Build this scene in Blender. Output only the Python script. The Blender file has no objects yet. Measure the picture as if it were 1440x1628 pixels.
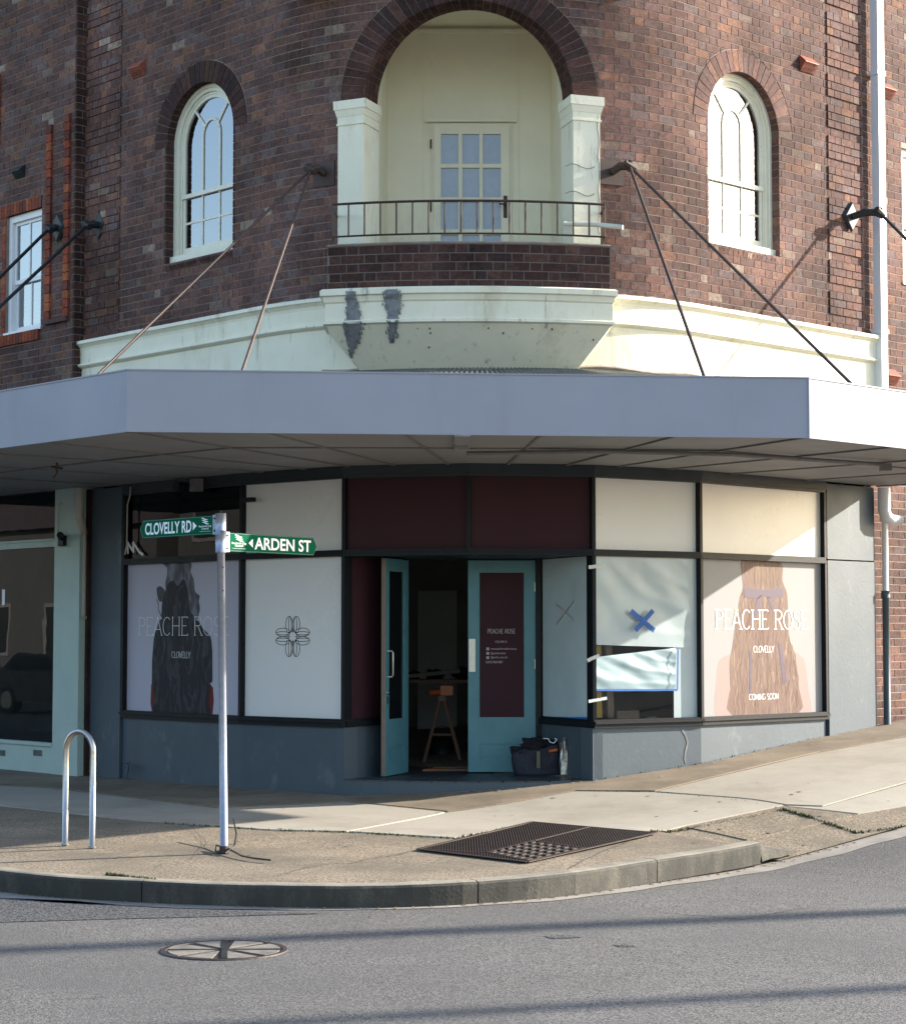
import bpy, bmesh, math, random
from mathutils import Vector, Matrix
R_ = math.radians
rnd = random.Random(7)
scene = bpy.context.scene
COL = scene.collection

# ---------------------------------------------------------------- camera, world, sun, exposure
EYE = 1.6; F = 3200.; PITCH = R_(3.5); CX, CY = 720., 814.
cam_d = bpy.data.cameras.new('camera'); cam = bpy.data.objects.new('camera', cam_d); COL.objects.link(cam)
cam.location = (0, 0, EYE); cam.rotation_euler = (R_(90) + PITCH, 0, 0)
cam_d.sensor_fit = 'VERTICAL'; cam_d.sensor_height = 24; cam_d.lens = F / 1628. * 24
cam_d.clip_start = .1; cam_d.clip_end = 4000
scene.camera = cam
SUN_AZ = R_(16.5)          # from +X towards +Y
SUN_EL = R_(21.4)
world = bpy.data.worlds.new('World'); scene.world = world; world.use_nodes = True
wn = world.node_tree; wn.nodes.clear()
sky = wn.nodes.new('ShaderNodeTexSky'); sky.sky_type = 'NISHITA'; sky.sun_disc = False
sky.sun_elevation = SUN_EL; sky.sun_rotation = math.pi / 2 - SUN_AZ
sky.air_density = 1.0; sky.dust_density = 1.2; sky.ozone_density = 1.0
bg = wn.nodes.new('ShaderNodeBackground'); bg.inputs['Strength'].default_value = .15
wo = wn.nodes.new('ShaderNodeOutputWorld')
wn.links.new(sky.outputs[0], bg.inputs[0]); wn.links.new(bg.outputs[0], wo.inputs[0])
sun_d = bpy.data.lights.new('sun', 'SUN'); sun_d.energy = 5.0; sun_d.angle = R_(.5); sun_d.color = (1, .915, .80)
sun = bpy.data.objects.new('sun', sun_d); COL.objects.link(sun)
sv = Vector((math.cos(SUN_AZ) * math.cos(SUN_EL), math.sin(SUN_AZ) * math.cos(SUN_EL), math.sin(SUN_EL)))
sun.rotation_euler = sv.to_track_quat('Z', 'Y').to_euler(); sun.location = (30, 10, 20)
scene.view_settings.view_transform = 'Standard'; scene.view_settings.look = 'None'
scene.view_settings.gamma = 1; scene.view_settings.use_curve_mapping = False
scene.view_settings.exposure = 1.4

# ---------------------------------------------------------------- geometry of the place
K = (.19, 18.45); RC = 3.14
aR, aL = R_(43.2), R_(46.8)
uR = (math.cos(aR), math.sin(aR)); uL = (-math.cos(aL), math.sin(aL))
nR = (math.sin(aR), -math.cos(aR)); nL = (-math.sin(aL), -math.cos(aL))
CC = (K[0] + uR[0] * RC - nR[0] * RC, K[1] + uR[1] * RC - nR[1] * RC)
angL = math.atan2(nL[1], nL[0]); angR = math.atan2(nR[1], nR[0]); aM = (angL + angR) / 2; S0 = RC * (angR - angL) / 2

def path(s, off=0.):
    """outer face of the rounded corner: s metres along it, off metres out; returns x, y, normal"""
    if s > S0:
        t = s - S0; p = (CC[0] + nR[0] * RC + uR[0] * t, CC[1] + nR[1] * RC + uR[1] * t); n = nR
    elif s < -S0:
        t = -S0 - s; p = (CC[0] + nL[0] * RC + uL[0] * t, CC[1] + nL[1] * RC + uL[1] * t); n = nL
    else:
        a = aM + s / RC; n = (math.cos(a), math.sin(a)); p = (CC[0] + n[0] * RC, CC[1] + n[1] * RC)
    return p[0] + n[0] * off, p[1] + n[1] * off, n[0], n[1]
def P(s, z, off=0.):
    q = path(s, off); return (q[0], q[1], z)
def ray(px, py):
    a = (px - CX) / F; b = (CY - py) / F; c, s = math.cos(PITCH), math.sin(PITCH)
    return a, c - b * s, s + b * c
def wall(px, py, off=0.):
    d = ray(px, py); lo, hi = -16., 16.
    for _ in range(50):
        m = (lo + hi) / 2; q = path(m, off)
        if q[0] * d[1] - q[1] * d[0] > 0: hi = m
        else: lo = m
    q = path(lo, off); return lo, EYE + d[2] / d[1] * q[1]
def atY(px, py, Y):
    d = ray(px, py); t = Y / d[1]; return (d[0] * t, Y, EYE + d[2] * t)
def softp(t): return math.log1p(math.exp(-abs(t) / .25)) * .25 + max(t, 0)
def gs(x, y):
    s = (x - K[0]) * uR[0] + (y - K[1]) * uR[1]
    return .094 * (softp(s) - softp(s - 25))
def dist(x, y):
    dx, dy = x - CC[0], y - CC[1]
    a = dx * nR[0] + dy * nR[1]; b = dx * nL[0] + dy * nL[1]
    tR = dx * uR[0] + dy * uR[1]; tL = dx * uL[0] + dy * uL[1]
    if tR > 0 and a > b: return a - RC
    if tL > 0 and b > a: return b - RC
    return math.hypot(dx, dy) - RC
def gp(x, y): return gs(x, y) - .017 * min(max(dist(x, y), 0), 8)
def gr(x, y): return gs(x, y) - .258
def ghit(px, py, fn=gp):
    z = 0.
    for _ in range(50):
        d = ray(px, py); t = (z - EYE) / d[2]; z = .5 * z + .5 * fn(d[0] * t, d[1] * t)
    return (d[0] * t, d[1] * t)

class Frame:
    """a vertical plane: u metres along, z up, off metres out"""
    def __init__(s, a, b):
        s.o = a; L = math.hypot(b[0] - a[0], b[1] - a[1]); s.L = L
        s.d = ((b[0] - a[0]) / L, (b[1] - a[1]) / L); s.n = (s.d[1], -s.d[0])
    def p(s, u, z, off=0.): return (s.o[0] + s.d[0] * u + s.n[0] * off, s.o[1] + s.d[1] * u + s.n[1] * off, z)
    def hit(s, px, py, off=0.):
        r = ray(px, py); ox, oy = s.o[0] + s.n[0] * off, s.o[1] + s.n[1] * off
        t = (ox * s.n[0] + oy * s.n[1]) / (r[0] * s.n[0] + r[1] * s.n[1])
        x, y = r[0] * t, r[1] * t
        return (x - ox) * s.d[0] + (y - oy) * s.d[1], EYE + r[2] * t
def WF(s0, s1, off=0.):
    a = path(s0, off); b = path(s1, off); return Frame(a[:2], b[:2])

# ---------------------------------------------------------------- builders
class MB:
    def __init__(s): s.v = []; s.f = []; s.t = []; s.cur = 0.; s.sm = False
    def vs(s, pts):
        n = len(s.v); s.v += [tuple(p) for p in pts]; s.t += [s.cur] * len(pts); return n
    def face(s, pts): n = s.vs(pts); s.f.append(tuple(range(n, n + len(pts))))
    def hexa(s, b, t):
        """b, t: four points each, same winding seen from the t side counter-clockwise"""
        n = s.vs(list(b) + list(t))
        s.f += [(n + 3, n + 2, n + 1, n), (n + 4, n + 5, n + 6, n + 7)]
        for i in range(4):
            j = (i + 1) % 4; s.f.append((n + i, n + j, n + 4 + j, n + 4 + i))
    def box(s, x0, x1, y0, y1, z0, z1):
        s.hexa([(x0, y0, z0), (x1, y0, z0), (x1, y1, z0), (x0, y1, z0)], [(x0, y0, z1), (x1, y0, z1), (x1, y1, z1), (x0, y1, z1)])
    def fbox(s, fr, u0, u1, z0, z1, o0, o1):
        p = fr.p
        s.hexa([p(u0, z0, o0), p(u1, z0, o0), p(u1, z1, o0), p(u0, z1, o0)], [p(u0, z0, o1), p(u1, z0, o1), p(u1, z1, o1), p(u0, z1, o1)])
    def prism(s, low, high):
        """low, high: two outlines of n points; closed solid"""
        k = len(low); n = s.vs(list(low) + list(high))
        s.f += [tuple(n + i for i in range(k - 1, -1, -1)), tuple(n + k + i for i in range(k))]
        for i in range(k):
            j = (i + 1) % k; s.f.append((n + i, n + j, n + k + j, n + k + i))
    def strip(s, rows, closed=False):
        """rows: list of equal-length point lists, skinned with quads"""
        k = len(rows[0]); n = s.vs([p for r in rows for p in r])
        for i in range(len(rows) - 1):
            for j in range(k if closed else k - 1):
                a = n + i * k + j; b = n + i * k + (j + 1) % k
                s.f.append((a, b, b + k, a + k))
    def tube(s, pts, r, seg=10, cap=True):
        pts = [Vector(p) for p in pts]; rows = []; rr = r if isinstance(r, (list, tuple)) else [r] * len(pts)
        up = None
        for i, p in enumerate(pts):
            d = (pts[min(i + 1, len(pts) - 1)] - pts[max(i - 1, 0)]).normalized()
            if up is None: up = Vector((0, 0, 1)) if abs(d.z) < .9 else Vector((1, 0, 0))
            a = d.cross(up).normalized(); up = a.cross(d).normalized()
            rows.append([p + (a * math.cos(2 * math.pi * j / seg) + up * math.sin(2 * math.pi * j / seg)) * rr[i] for j in range(seg)])
        n = len(s.v); s.strip(rows, True)
        if cap:
            s.f.append(tuple(n + j for j in range(seg))); m = n + (len(pts) - 1) * seg
            s.f.append(tuple(m + seg - 1 - j for j in range(seg)))
    def build(s, name, mat, parent=None, smooth=False, loc=None):
        me = bpy.data.meshes.new(name); me.from_pydata(s.v, [], s.f)
        if any(s.t):
            a = me.attributes.new('tint', 'FLOAT', 'POINT'); a.data.foreach_set('value', s.t)
        me.materials.append(mat)
        if smooth: me.shade_smooth()
        return link(name, me, parent, loc)
def link(name, me, parent=None, loc=None):
    o = bpy.data.objects.new(name, me); COL.objects.link(o)
    if parent is not None:
        o.parent = parent
        if parent.type == 'EMPTY' or parent.get('mv'): o.matrix_parent_inverse = Matrix.Translation(-Vector(parent.location)) if parent.rotation_euler.z == 0 else parent.matrix_basis.inverted()
    if loc is not None: o.location = loc
    return o
def tag(o, label=None, cat=None, group=None, kind=None):
    if label: o['label'] = label
    if cat: o['category'] = cat
    if group: o['group'] = group
    if kind: o['kind'] = kind
    return o
def empty(name, loc, label, cat, group=None):
    o = bpy.data.objects.new(name, None); COL.objects.link(o); o.location = loc; o.empty_display_size = .2
    return tag(o, label, cat, group)
def fix_normals(o):
    bm = bmesh.new(); bm.from_mesh(o.data); bmesh.ops.recalc_face_normals(bm, faces=bm.faces); bm.to_mesh(o.data); bm.free(); return o

# ---------------------------------------------------------------- materials
def mat(name, col, rough=.6, var=0., vscale=3., bump=0., bscale=60., metal=0., col2=None, spec=.5, coat=0., streak=None, detail=6., emit=None, strong=.5):
    m = bpy.data.materials.new(name); m.use_nodes = True; n = m.node_tree; b = n.nodes['Principled BSDF']
    b.inputs['Roughness'].default_value = rough; b.inputs['Metallic'].default_value = metal
    b.inputs['Specular IOR Level'].default_value = spec; b.inputs['Coat Weight'].default_value = coat
    b.inputs['Base Color'].default_value = (*col, 1)
    tc = n.nodes.new('ShaderNodeTexCoord')
    if var > 0 or col2:
        nz = n.nodes.new('ShaderNodeTexNoise'); nz.inputs['Scale'].default_value = vscale; nz.inputs['Detail'].default_value = detail
        nz.inputs['Roughness'].default_value = .65
        if streak:
            mp = n.nodes.new('ShaderNodeMapping'); mp.inputs['Scale'].default_value = streak
            n.links.new(tc.outputs['Object'], mp.inputs[0]); n.links.new(mp.outputs[0], nz.inputs[0])
        else: n.links.new(tc.outputs['Object'], nz.inputs[0])
        cr = n.nodes.new('ShaderNodeValToRGB'); c2 = col2 or tuple(c * (1 - var) for c in col)
        cr.color_ramp.elements[0].position = strong - .17; cr.color_ramp.elements[1].position = strong + .17
        cr.color_ramp.elements[0].color = (*c2, 1); cr.color_ramp.elements[1].color = (*col, 1)
        n.links.new(nz.outputs[0], cr.inputs[0]); n.links.new(cr.outputs[0], b.inputs['Base Color'])
        rr = n.nodes.new('ShaderNodeMapRange'); rr.inputs['To Min'].default_value = min(1, rough + .12); rr.inputs['To Max'].default_value = max(.02, rough - .1)
        n.links.new(nz.outputs[0], rr.inputs['Value']); n.links.new(rr.outputs[0], b.inputs['Roughness'])
    if bump > 0:
        bz = n.nodes.new('ShaderNodeTexNoise'); bz.inputs['Scale'].default_value = bscale; bz.inputs['Detail'].default_value = 4
        n.links.new(tc.outputs['Object'], bz.inputs[0])
        bp = n.nodes.new('ShaderNodeBump'); bp.inputs['Strength'].default_value = 1; bp.inputs['Distance'].default_value = bump
        n.links.new(bz.outputs[0], bp.inputs['Height']); n.links.new(bp.outputs[0], b.inputs['Normal'])
    return m
def node_chain_speckle(m, scale, lo, hi, amt):
    """multiply the base colour by fine speckle (aggregate)"""
    n = m.node_tree; b = n.nodes['Principled BSDF']; tc = n.nodes.new('ShaderNodeTexCoord')
    nz = n.nodes.new('ShaderNodeTexNoise'); nz.inputs['Scale'].default_value = scale; nz.inputs['Detail'].default_value = 3; nz.inputs['Roughness'].default_value = .8
    n.links.new(tc.outputs['Object'], nz.inputs[0])
    cr = n.nodes.new('ShaderNodeValToRGB'); cr.color_ramp.elements[0].position = lo; cr.color_ramp.elements[1].position = hi
    cr.color_ramp.elements[0].color = (1 - amt, 1 - amt, 1 - amt, 1); cr.color_ramp.elements[1].color = (1 + amt, 1 + amt, 1 + amt, 1)
    mx = n.nodes.new('ShaderNodeMix'); mx.data_type = 'RGBA'; mx.blend_type = 'MULTIPLY'; mx.inputs[0].default_value = 1
    src = b.inputs['Base Color'].links[0].from_socket if b.inputs['Base Color'].links else None
    if src: n.links.new(src, mx.inputs[6])
    else: mx.inputs[6].default_value = b.inputs['Base Color'].default_value
    n.links.new(nz.outputs[0], cr.inputs[0]); n.links.new(cr.outputs[0], mx.inputs[7]); n.links.new(mx.outputs[2], b.inputs['Base Color'])
    return m
def add_dirt(m, col, scale, lo, hi, streak=(1, 1, 1), amt=1.):
    """blotches of another colour, laid over the base colour"""
    n = m.node_tree; b = n.nodes['Principled BSDF']; tc = n.nodes.new('ShaderNodeTexCoord')
    mp = n.nodes.new('ShaderNodeMapping'); mp.inputs['Scale'].default_value = streak; mp.inputs['Location'].default_value = (scale * 3.1, 2.7, 1.3)
    nz = n.nodes.new('ShaderNodeTexNoise'); nz.inputs['Scale'].default_value = scale; nz.inputs['Detail'].default_value = 8; nz.inputs['Roughness'].default_value = .7
    n.links.new(tc.outputs['Object'], mp.inputs[0]); n.links.new(mp.outputs[0], nz.inputs[0])
    mr = n.nodes.new('ShaderNodeMapRange'); mr.inputs['From Min'].default_value = lo; mr.inputs['From Max'].default_value = hi; mr.inputs['To Max'].default_value = amt
    n.links.new(nz.outputs[0], mr.inputs['Value'])
    mx = n.nodes.new('ShaderNodeMix'); mx.data_type = 'RGBA'
    src = b.inputs['Base Color'].links[0].from_socket if b.inputs['Base Color'].links else None
    if src: n.links.new(src, mx.inputs[6])
    else: mx.inputs[6].default_value = b.inputs['Base Color'].default_value
    mx.inputs[7].default_value = (*col, 1)
    n.links.new(mr.outputs[0], mx.inputs[0]); n.links.new(mx.outputs[2], b.inputs['Base Color'])
    return m
def brick_mat(name, pal, rough=.55):
    m = bpy.data.materials.new(name); m.use_nodes = True; n = m.node_tree; b = n.nodes['Principled BSDF']
    at = n.nodes.new('ShaderNodeAttribute'); at.attribute_name = 'tint'
    oi = n.nodes.new('ShaderNodeObjectInfo'); ad = n.nodes.new('ShaderNodeMath'); ad.operation = 'ADD'
    fr = n.nodes.new('ShaderNodeMath'); fr.operation = 'FRACT'
    n.links.new(at.outputs['Fac'], ad.inputs[0]); n.links.new(oi.outputs['Random'], ad.inputs[1]); n.links.new(ad.outputs[0], fr.inputs[0])
    cr = n.nodes.new('ShaderNodeValToRGB'); e = cr.color_ramp; e.interpolation = 'CONSTANT'
    e.elements.remove(e.elements[1]); e.elements[0].position = 0; e.elements[0].color = (*pal[0][1], 1)
    for pos, c in pal[1:]: q = e.elements.new(pos); q.color = (*c, 1)
    n.links.new(fr.outputs[0], cr.inputs[0])
    tc = n.nodes.new('ShaderNodeTexCoord'); geo = n.nodes.new('ShaderNodeNewGeometry')
    nz = n.nodes.new('ShaderNodeTexNoise'); nz.inputs['Scale'].default_value = 28; nz.inputs['Detail'].default_value = 5
    n.links.new(geo.outputs['Position'], nz.inputs[0])
    mr = n.nodes.new('ShaderNodeMapRange'); mr.inputs['From Min'].default_value = .3; mr.inputs['From Max'].default_value = .7; mr.inputs['To Min'].default_value = .68; mr.inputs['To Max'].default_value = 1.3
    n.links.new(nz.outputs[0], mr.inputs['Value'])
    mx = n.nodes.new('ShaderNodeMix'); mx.data_type = 'RGBA'; mx.blend_type = 'MULTIPLY'; mx.inputs[0].default_value = 1
    n.links.new(cr.outputs[0], mx.inputs[6]); n.links.new(mr.outputs[0], mx.inputs[7])
    # soot and weather in large patches
    n2 = n.nodes.new('ShaderNodeTexNoise'); n2.inputs['Scale'].default_value = .9; n2.inputs['Detail'].default_value = 7; n2.inputs['Roughness'].default_value = .65
    n.links.new(geo.outputs['Position'], n2.inputs[0])
    m2 = n.nodes.new('ShaderNodeMapRange'); m2.inputs['From Min'].default_value = .38; m2.inputs['From Max'].default_value = .62; m2.inputs['To Min'].default_value = .55; m2.inputs['To Max'].default_value = 1.2
    n.links.new(n2.outputs[0], m2.inputs['Value'])
    x2 = n.nodes.new('ShaderNodeMix'); x2.data_type = 'RGBA'; x2.blend_type = 'MULTIPLY'; x2.inputs[0].default_value = 1
    n.links.new(mx.outputs[2], x2.inputs[6]); n.links.new(m2.outputs[0], x2.inputs[7])
    # pale mortar smears
    n3 = n.nodes.new('ShaderNodeTexNoise'); n3.inputs['Scale'].default_value = 7; n3.inputs['Detail'].default_value = 8; n3.inputs['Roughness'].default_value = .75
    n.links.new(geo.outputs['Position'], n3.inputs[0])
    m3 = n.nodes.new('ShaderNodeMapRange'); m3.inputs['From Min'].default_value = .66; m3.inputs['From Max'].default_value = .78; m3.inputs['To Max'].default_value = .45
    n.links.new(n3.outputs[0], m3.inputs['Value'])
    x3 = n.nodes.new('ShaderNodeMix'); x3.data_type = 'RGBA'; x3.inputs[7].default_value = (.26, .20, .16, 1)
    n.links.new(m3.outputs[0], x3.inputs[0]); n.links.new(x2.outputs[2], x3.inputs[6]); n.links.new(x3.outputs[2], b.inputs['Base Color'])
    b.inputs['Roughness'].default_value = .8; b.inputs['Specular IOR Level'].default_value = .12
    bp = n.nodes.new('ShaderNodeBump'); bp.inputs['Distance'].default_value = .003; bp.inputs['Strength'].default_value = .9
    bz = n.nodes.new('ShaderNodeTexNoise'); bz.inputs['Scale'].default_value = 55; bz.inputs['Detail'].default_value = 4
    n.links.new(geo.outputs['Position'], bz.inputs[0]); n.links.new(bz.outputs[0], bp.inputs['Height']); n.links.new(bp.outputs[0], b.inputs['Normal'])
    return m
def glass_mat(name, tint=(.8, .85, .85), rough=.0, refl=1.):
    m = bpy.data.materials.new(name); m.use_nodes = True; n = m.node_tree; n.nodes.remove(n.nodes['Principled BSDF'])
    out = n.nodes['Material Output']; t = n.nodes.new('ShaderNodeBsdfTransparent'); t.inputs[0].default_value = (*tint, 1)
    g = n.nodes.new('ShaderNodeBsdfGlossy'); g.inputs['Roughness'].default_value = rough
    fr = n.nodes.new('ShaderNodeFresnel'); fr.inputs[0].default_value = 1.55
    mt = n.nodes.new('ShaderNodeMath'); mt.operation = 'MULTIPLY'; mt.inputs[1].default_value = refl; mt.use_clamp = True
    x = n.nodes.new('ShaderNodeMixShader')
    tc = n.nodes.new('ShaderNodeTexCoord'); nz = n.nodes.new('ShaderNodeTexNoise'); nz.inputs['Scale'].default_value = 1.6
    n.links.new(tc.outputs['Object'], nz.inputs[0]); bp = n.nodes.new('ShaderNodeBump'); bp.inputs['Distance'].default_value = .0012; bp.inputs['Strength'].default_value = .5
    n.links.new(nz.outputs[0], bp.inputs['Height']); n.links.new(bp.outputs[0], g.inputs['Normal'])
    n.links.new(fr.outputs[0], mt.inputs[0]); n.links.new(mt.outputs[0], x.inputs[0]); n.links.new(t.outputs[0], x.inputs[1]); n.links.new(g.outputs[0], x.inputs[2]); n.links.new(x.outputs[0], out.inputs[0])
    return m

M = {}
PAL = [(0, (.118, .067, .058)), (.16, (.145, .079, .066)), (.32, (.13, .078, .071)), (.46, (.16, .086, .069)), (.6, (.118, .069, .061)), (.72, (.175, .096, .074)), (.82, (.14, .097, .092)), (.9, (.20, .102, .069)), (.955, (.18, .125, .10)), (.988, (.28, .21, .165))]
M['brick'] = brick_mat('dark face brick', PAL)
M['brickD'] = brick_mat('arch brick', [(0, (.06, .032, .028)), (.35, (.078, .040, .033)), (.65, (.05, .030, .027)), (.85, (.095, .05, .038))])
M['red'] = brick_mat('red brick', [(0, (.3, .075, .04)), (.35, (.22, .06, .035)), (.6, (.34, .11, .05)), (.8, (.16, .055, .04))])
M['terra'] = mat('terracotta', (.33, .085, .045), .6, .35, 20)
M['mortar'] = mat('mortar', (.42, .36, .3), .9, .35, 5, .002, 80)
M['mortarD'] = mat('old dark mortar', (.30, .24, .195), .9, .4, 3, .002, 80)
M['mortarShade'] = mat('shade darkened mortar', (.20, .165, .14), .9, .4, 3, .002, 80)  # darker copy of the old mortar; shade at the centre put into its colour
M['cream'] = add_dirt(add_dirt(mat('cream painted render', (.84, .80, .62), .55, .08, 2.5, .0015, 30), (.38, .28, .15), 1.8, .54, .74, (1, 1, .3), .6), (.15, .14, .12), 6, .585, .72, (1.6, 1.6, .22), .75)
M['creamA'] = add_dirt(mat('cream alcove paint', (.88, .82, .62), .55, .08, 1.5, .001, 20), (.3, .25, .17), 1.2, .54, .75, (1, 1, .4), .5)
M['creamW'] = add_dirt(mat('cream window paint', (.76, .74, .60), .4, .08, 8, .0006, 60), (.3, .26, .2), 9, .6, .75, (1, 1, 1), .6)
M['cement'] = mat('grey cement patch', (.26, .27, .27), .8, .45, 18, .003, 60)
M['fascia'] = add_dirt(mat('grey fascia paint', (.31, .315, .365), .5, .07, 1.2, .0004, 20), (.22, .22, .25), 2.5, .52, .8, (1, 1, .18), .45)
M['soffit'] = add_dirt(mat('grey soffit board', (.28, .275, .27), .6, .15, 1.2, .0008, 15), (.24, .22, .2), 1.6, .52, .75, (1, 1, 1), .7)
M['strip'] = mat('soffit cover strip', (.19, .18, .175), .6, .2, 8)
M['zinc'] = mat('weathered corrugated steel', (.2, .21, .21), .5, .5, 8, 0, 60, .5)
M['slate'] = add_dirt(mat('slate blue wall paint', (.068, .094, .115), .55, .12, 2, .0012, 25), (.2, .23, .24), 3, .58, .75, (1, 1, .6), .5)
M['black'] = mat('black frame paint', (.008, .010, .014), .5, .3, 12, .0004, 60, spec=.25)
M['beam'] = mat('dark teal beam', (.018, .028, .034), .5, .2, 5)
M['film'] = mat('off white window film', (.78, .78, .76), .28, .02, 1, spec=.4)
M['maroon'] = mat('maroon window film', (.05, .020, .026), .55, .05, 1, spec=.12)
M['teal'] = add_dirt(mat('teal door paint', (.10, .26, .30), .5, .12, 5, .0006, 40), (.04, .085, .1), 6, .6, .75, (1, 1, .5), .7)
M['glass'] = glass_mat('window glass', (.9, .93, .93), 0, 1.2)
M['glassD'] = glass_mat('dark shop glass', (.3, .34, .34), 0, 1.0)
M['skyglass'] = glass_mat('old sash glass', (.5, .56, .6), .0, 4.4)
M['curtain'] = mat('sky tinted curtain', (.13, .19, .26), .9, .3, 14, .004, 25)  # blue of the reflected sky put into the curtain's colour
M['blind'] = mat('white blind', (.75, .76, .78), .6, .05, 8)
M['green'] = add_dirt(mat('pale green paint', (.42, .55, .50), .5, .08, 3, .0006, 30), (.2, .25, .23), 3, .58, .75, (1, 1, .5), .6)
M['white'] = mat('white paint', (.78, .79, .8), .4, .05, 6)
M['pipeW'] = mat('white painted downpipe', (.72, .73, .75), .35, .05, 6)
M['pipeB'] = mat('beige pvc pipe', (.45, .42, .37), .45, .2, 9)
M['iron'] = mat('rusty iron', (.03, .022, .018), .6, .0, 30, .0008, 90, .0, col2=(.075, .035, .022))
M['ironD'] = mat('dark painted iron', (.035, .04, .04), .5, .3, 30, .0005, 90, .4)
M['rail'] = mat('railing bronze paint', (.035, .027, .02), .45, 0, 14, .0006, 90, .2, col2=(.085, .04, .022))
M['roadsteel'] = mat('galvanised steel', (.36, .39, .46), .42, .18, 25, 0, 60, .6)
M['stainless'] = mat('brushed stainless steel', (.55, .52, .48), .3, .12, 30, .0002, 300, 1.)
M['sign'] = mat('green sign sheeting', (.0, .10, .045), .7, .03, 3, spec=.05)
M['signW'] = mat('white sign lettering', (.85, .88, .88), .35)
M['ink'] = mat('black ink', (.02, .02, .02), .5)
M['inkW'] = mat('white ink', (.82, .82, .8), .5)
M['inkD'] = mat('pale pink ink', (.42, .34, .34), .5)
M['posterL'] = mat('lavender grey poster', (.47, .46, .54), .45, .04, .8, spec=.2)
M['posterR'] = mat('white poster', (.29, .29, .295), .5, .03, .8, spec=.2)
M['p_dark'] = mat('charcoal print', (.028, .028, .036), .35, .3, 14, spec=.2)
M['p_mid'] = mat('mid grey print', (.065, .062, .075), .35, .4, 14, spec=.2)
M['p_light'] = mat('light grey print', (.2, .2, .23), .35, spec=.2)
M['p_red'] = mat('red print', (.12, .015, .015), .35, spec=.2)
M['p_hair'] = mat('auburn print', (.22, .115, .09), .35, 0, 12, col2=(.12, .06, .055), spec=.2)
M['p_hair2'] = mat('dark auburn print', (.12, .06, .055), .35, spec=.2)
M['p_gold'] = mat('golden print', (.28, .20, .13), .35, spec=.2)
M['p_skin'] = mat('skin print', (.33, .25, .235), .35, spec=.2)
M['lace'] = mat('pale lace', (.62, .64, .70), .9, .1, 14, .003, 30)
M['p_bow'] = mat('mauve print', (.13, .105, .15), .35, spec=.2)
M['plastic'] = mat('milky plastic sheet', (.42, .50, .52), .35, .08, 3, .0008, 7, coat=.3)
M['plasticLift'] = mat('lightened plastic film', (.55, .68, .70), .35, .15, 2, .0008, 7, coat=.3)  # the milky plastic made lighter to offset shade in the door recess
M['plasticB'] = mat('pale blue plastic drop sheet', (.36, .48, .51), .35, .08, 3, .003, 6, coat=.3)
M['bluetape'] = mat('blue masking tape', (.01, .12, .42), .6, .1, 20)
M['paletape'] = mat('clear tape', (.55, .58, .58), .3)
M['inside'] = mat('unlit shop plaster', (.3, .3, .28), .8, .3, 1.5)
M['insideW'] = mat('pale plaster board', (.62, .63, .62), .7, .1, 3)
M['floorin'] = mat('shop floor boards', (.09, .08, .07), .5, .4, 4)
M['tile'] = mat('dark step tile', (.05, .06, .07), .45, .3, 8)
M['yellow'] = mat('yellow timber', (.55, .33, .03), .5, .1, 5)
M['wood'] = mat('raw timber', (.28, .17, .12), .6, .2, 9)
M['card'] = mat('cardboard', (.3, .2, .13), .8, .1, 6)
M['orange'] = mat('orange plastic', (.55, .12, .02), .4)
M['navy'] = mat('navy canvas', (.022, .024, .042), .7, .4, 14, .004, 18)
M['cloth'] = mat('black cloth', (.008, .008, .011), .9, .3, 20, .004, 30)
M['foil'] = mat('silver foil bag', (.45, .44, .42), .3, .35, 16, .008, 14, .8)
M['bottle'] = mat('dark bottle plastic', (.03, .04, .05), .25, .2, 9)
M['olive'] = mat('khaki strap', (.16, .14, .09), .8, .1, 9)
M['rubber'] = mat('black rubber', (.012, .012, .013), .5)
M['road'] = add_dirt(node_chain_speckle(mat('asphalt', (.124, .118, .111), .8, .22, .8, .006, 110), 75, .38, .62, .85), (.085, .082, .08), .45, .46, .66, (1, 1, 1), .75)
M['roadnew'] = node_chain_speckle(mat('coarse asphalt', (.07, .07, .072), .8, .2, 3, .01, 70), 40, .42, .58, .85)
M['agg'] = add_dirt(node_chain_speckle(mat('old aggregate pavement', (.25, .20, .14), .85, .3, 1.3, .004, 90), 50, .4, .6, .6), (.12, .10, .072), .9, .44, .64, (1, 1, 1), .85)
M['conc'] = add_dirt(node_chain_speckle(mat('pale concrete', (.38, .345, .285), .8, .12, 1.5, .001, 60), 90, .3, .7, .1), (.24, .20, .15), .8, .48, .7, (1, 1, 1), .7)
M['stain'] = add_dirt(node_chain_speckle(mat('stained concrete', (.27, .215, .15), .8, .25, 1.2, .0015, 60), 90, .3, .7, .15), (.13, .10, .07), 1.3, .44, .64, (1, 1, 1), .8)
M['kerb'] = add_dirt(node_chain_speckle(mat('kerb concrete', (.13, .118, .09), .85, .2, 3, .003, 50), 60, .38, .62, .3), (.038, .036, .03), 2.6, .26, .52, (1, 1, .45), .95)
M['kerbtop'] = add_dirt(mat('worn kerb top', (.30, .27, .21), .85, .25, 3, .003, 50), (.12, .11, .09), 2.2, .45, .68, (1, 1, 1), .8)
M['gum'] = mat('trodden grime', (.07, .06, .05), .8, .3, 9)
M['infill'] = add_dirt(mat('worn cover infill', (.22, .20, .17), .85, .35, 9, .002, 60), (.08, .075, .07), 7, .48, .66, (1, 1, 1), .8)
M['gutter'] = mat('gutter concrete', (.32, .29, .25), .85, .35, 3, .002, 60)
M['castiron'] = mat('cast iron', (.075, .055, .048), .55, .35, 12, .001, 70, .4)
M['hole_shade'] = mat('hole shade black', (.01, .009, .008), .9)  # near black painted in for the shade inside openings
M['moss'] = mat('moss', (.07, .09, .025), .95, .4, 25, .004, 60)
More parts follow.
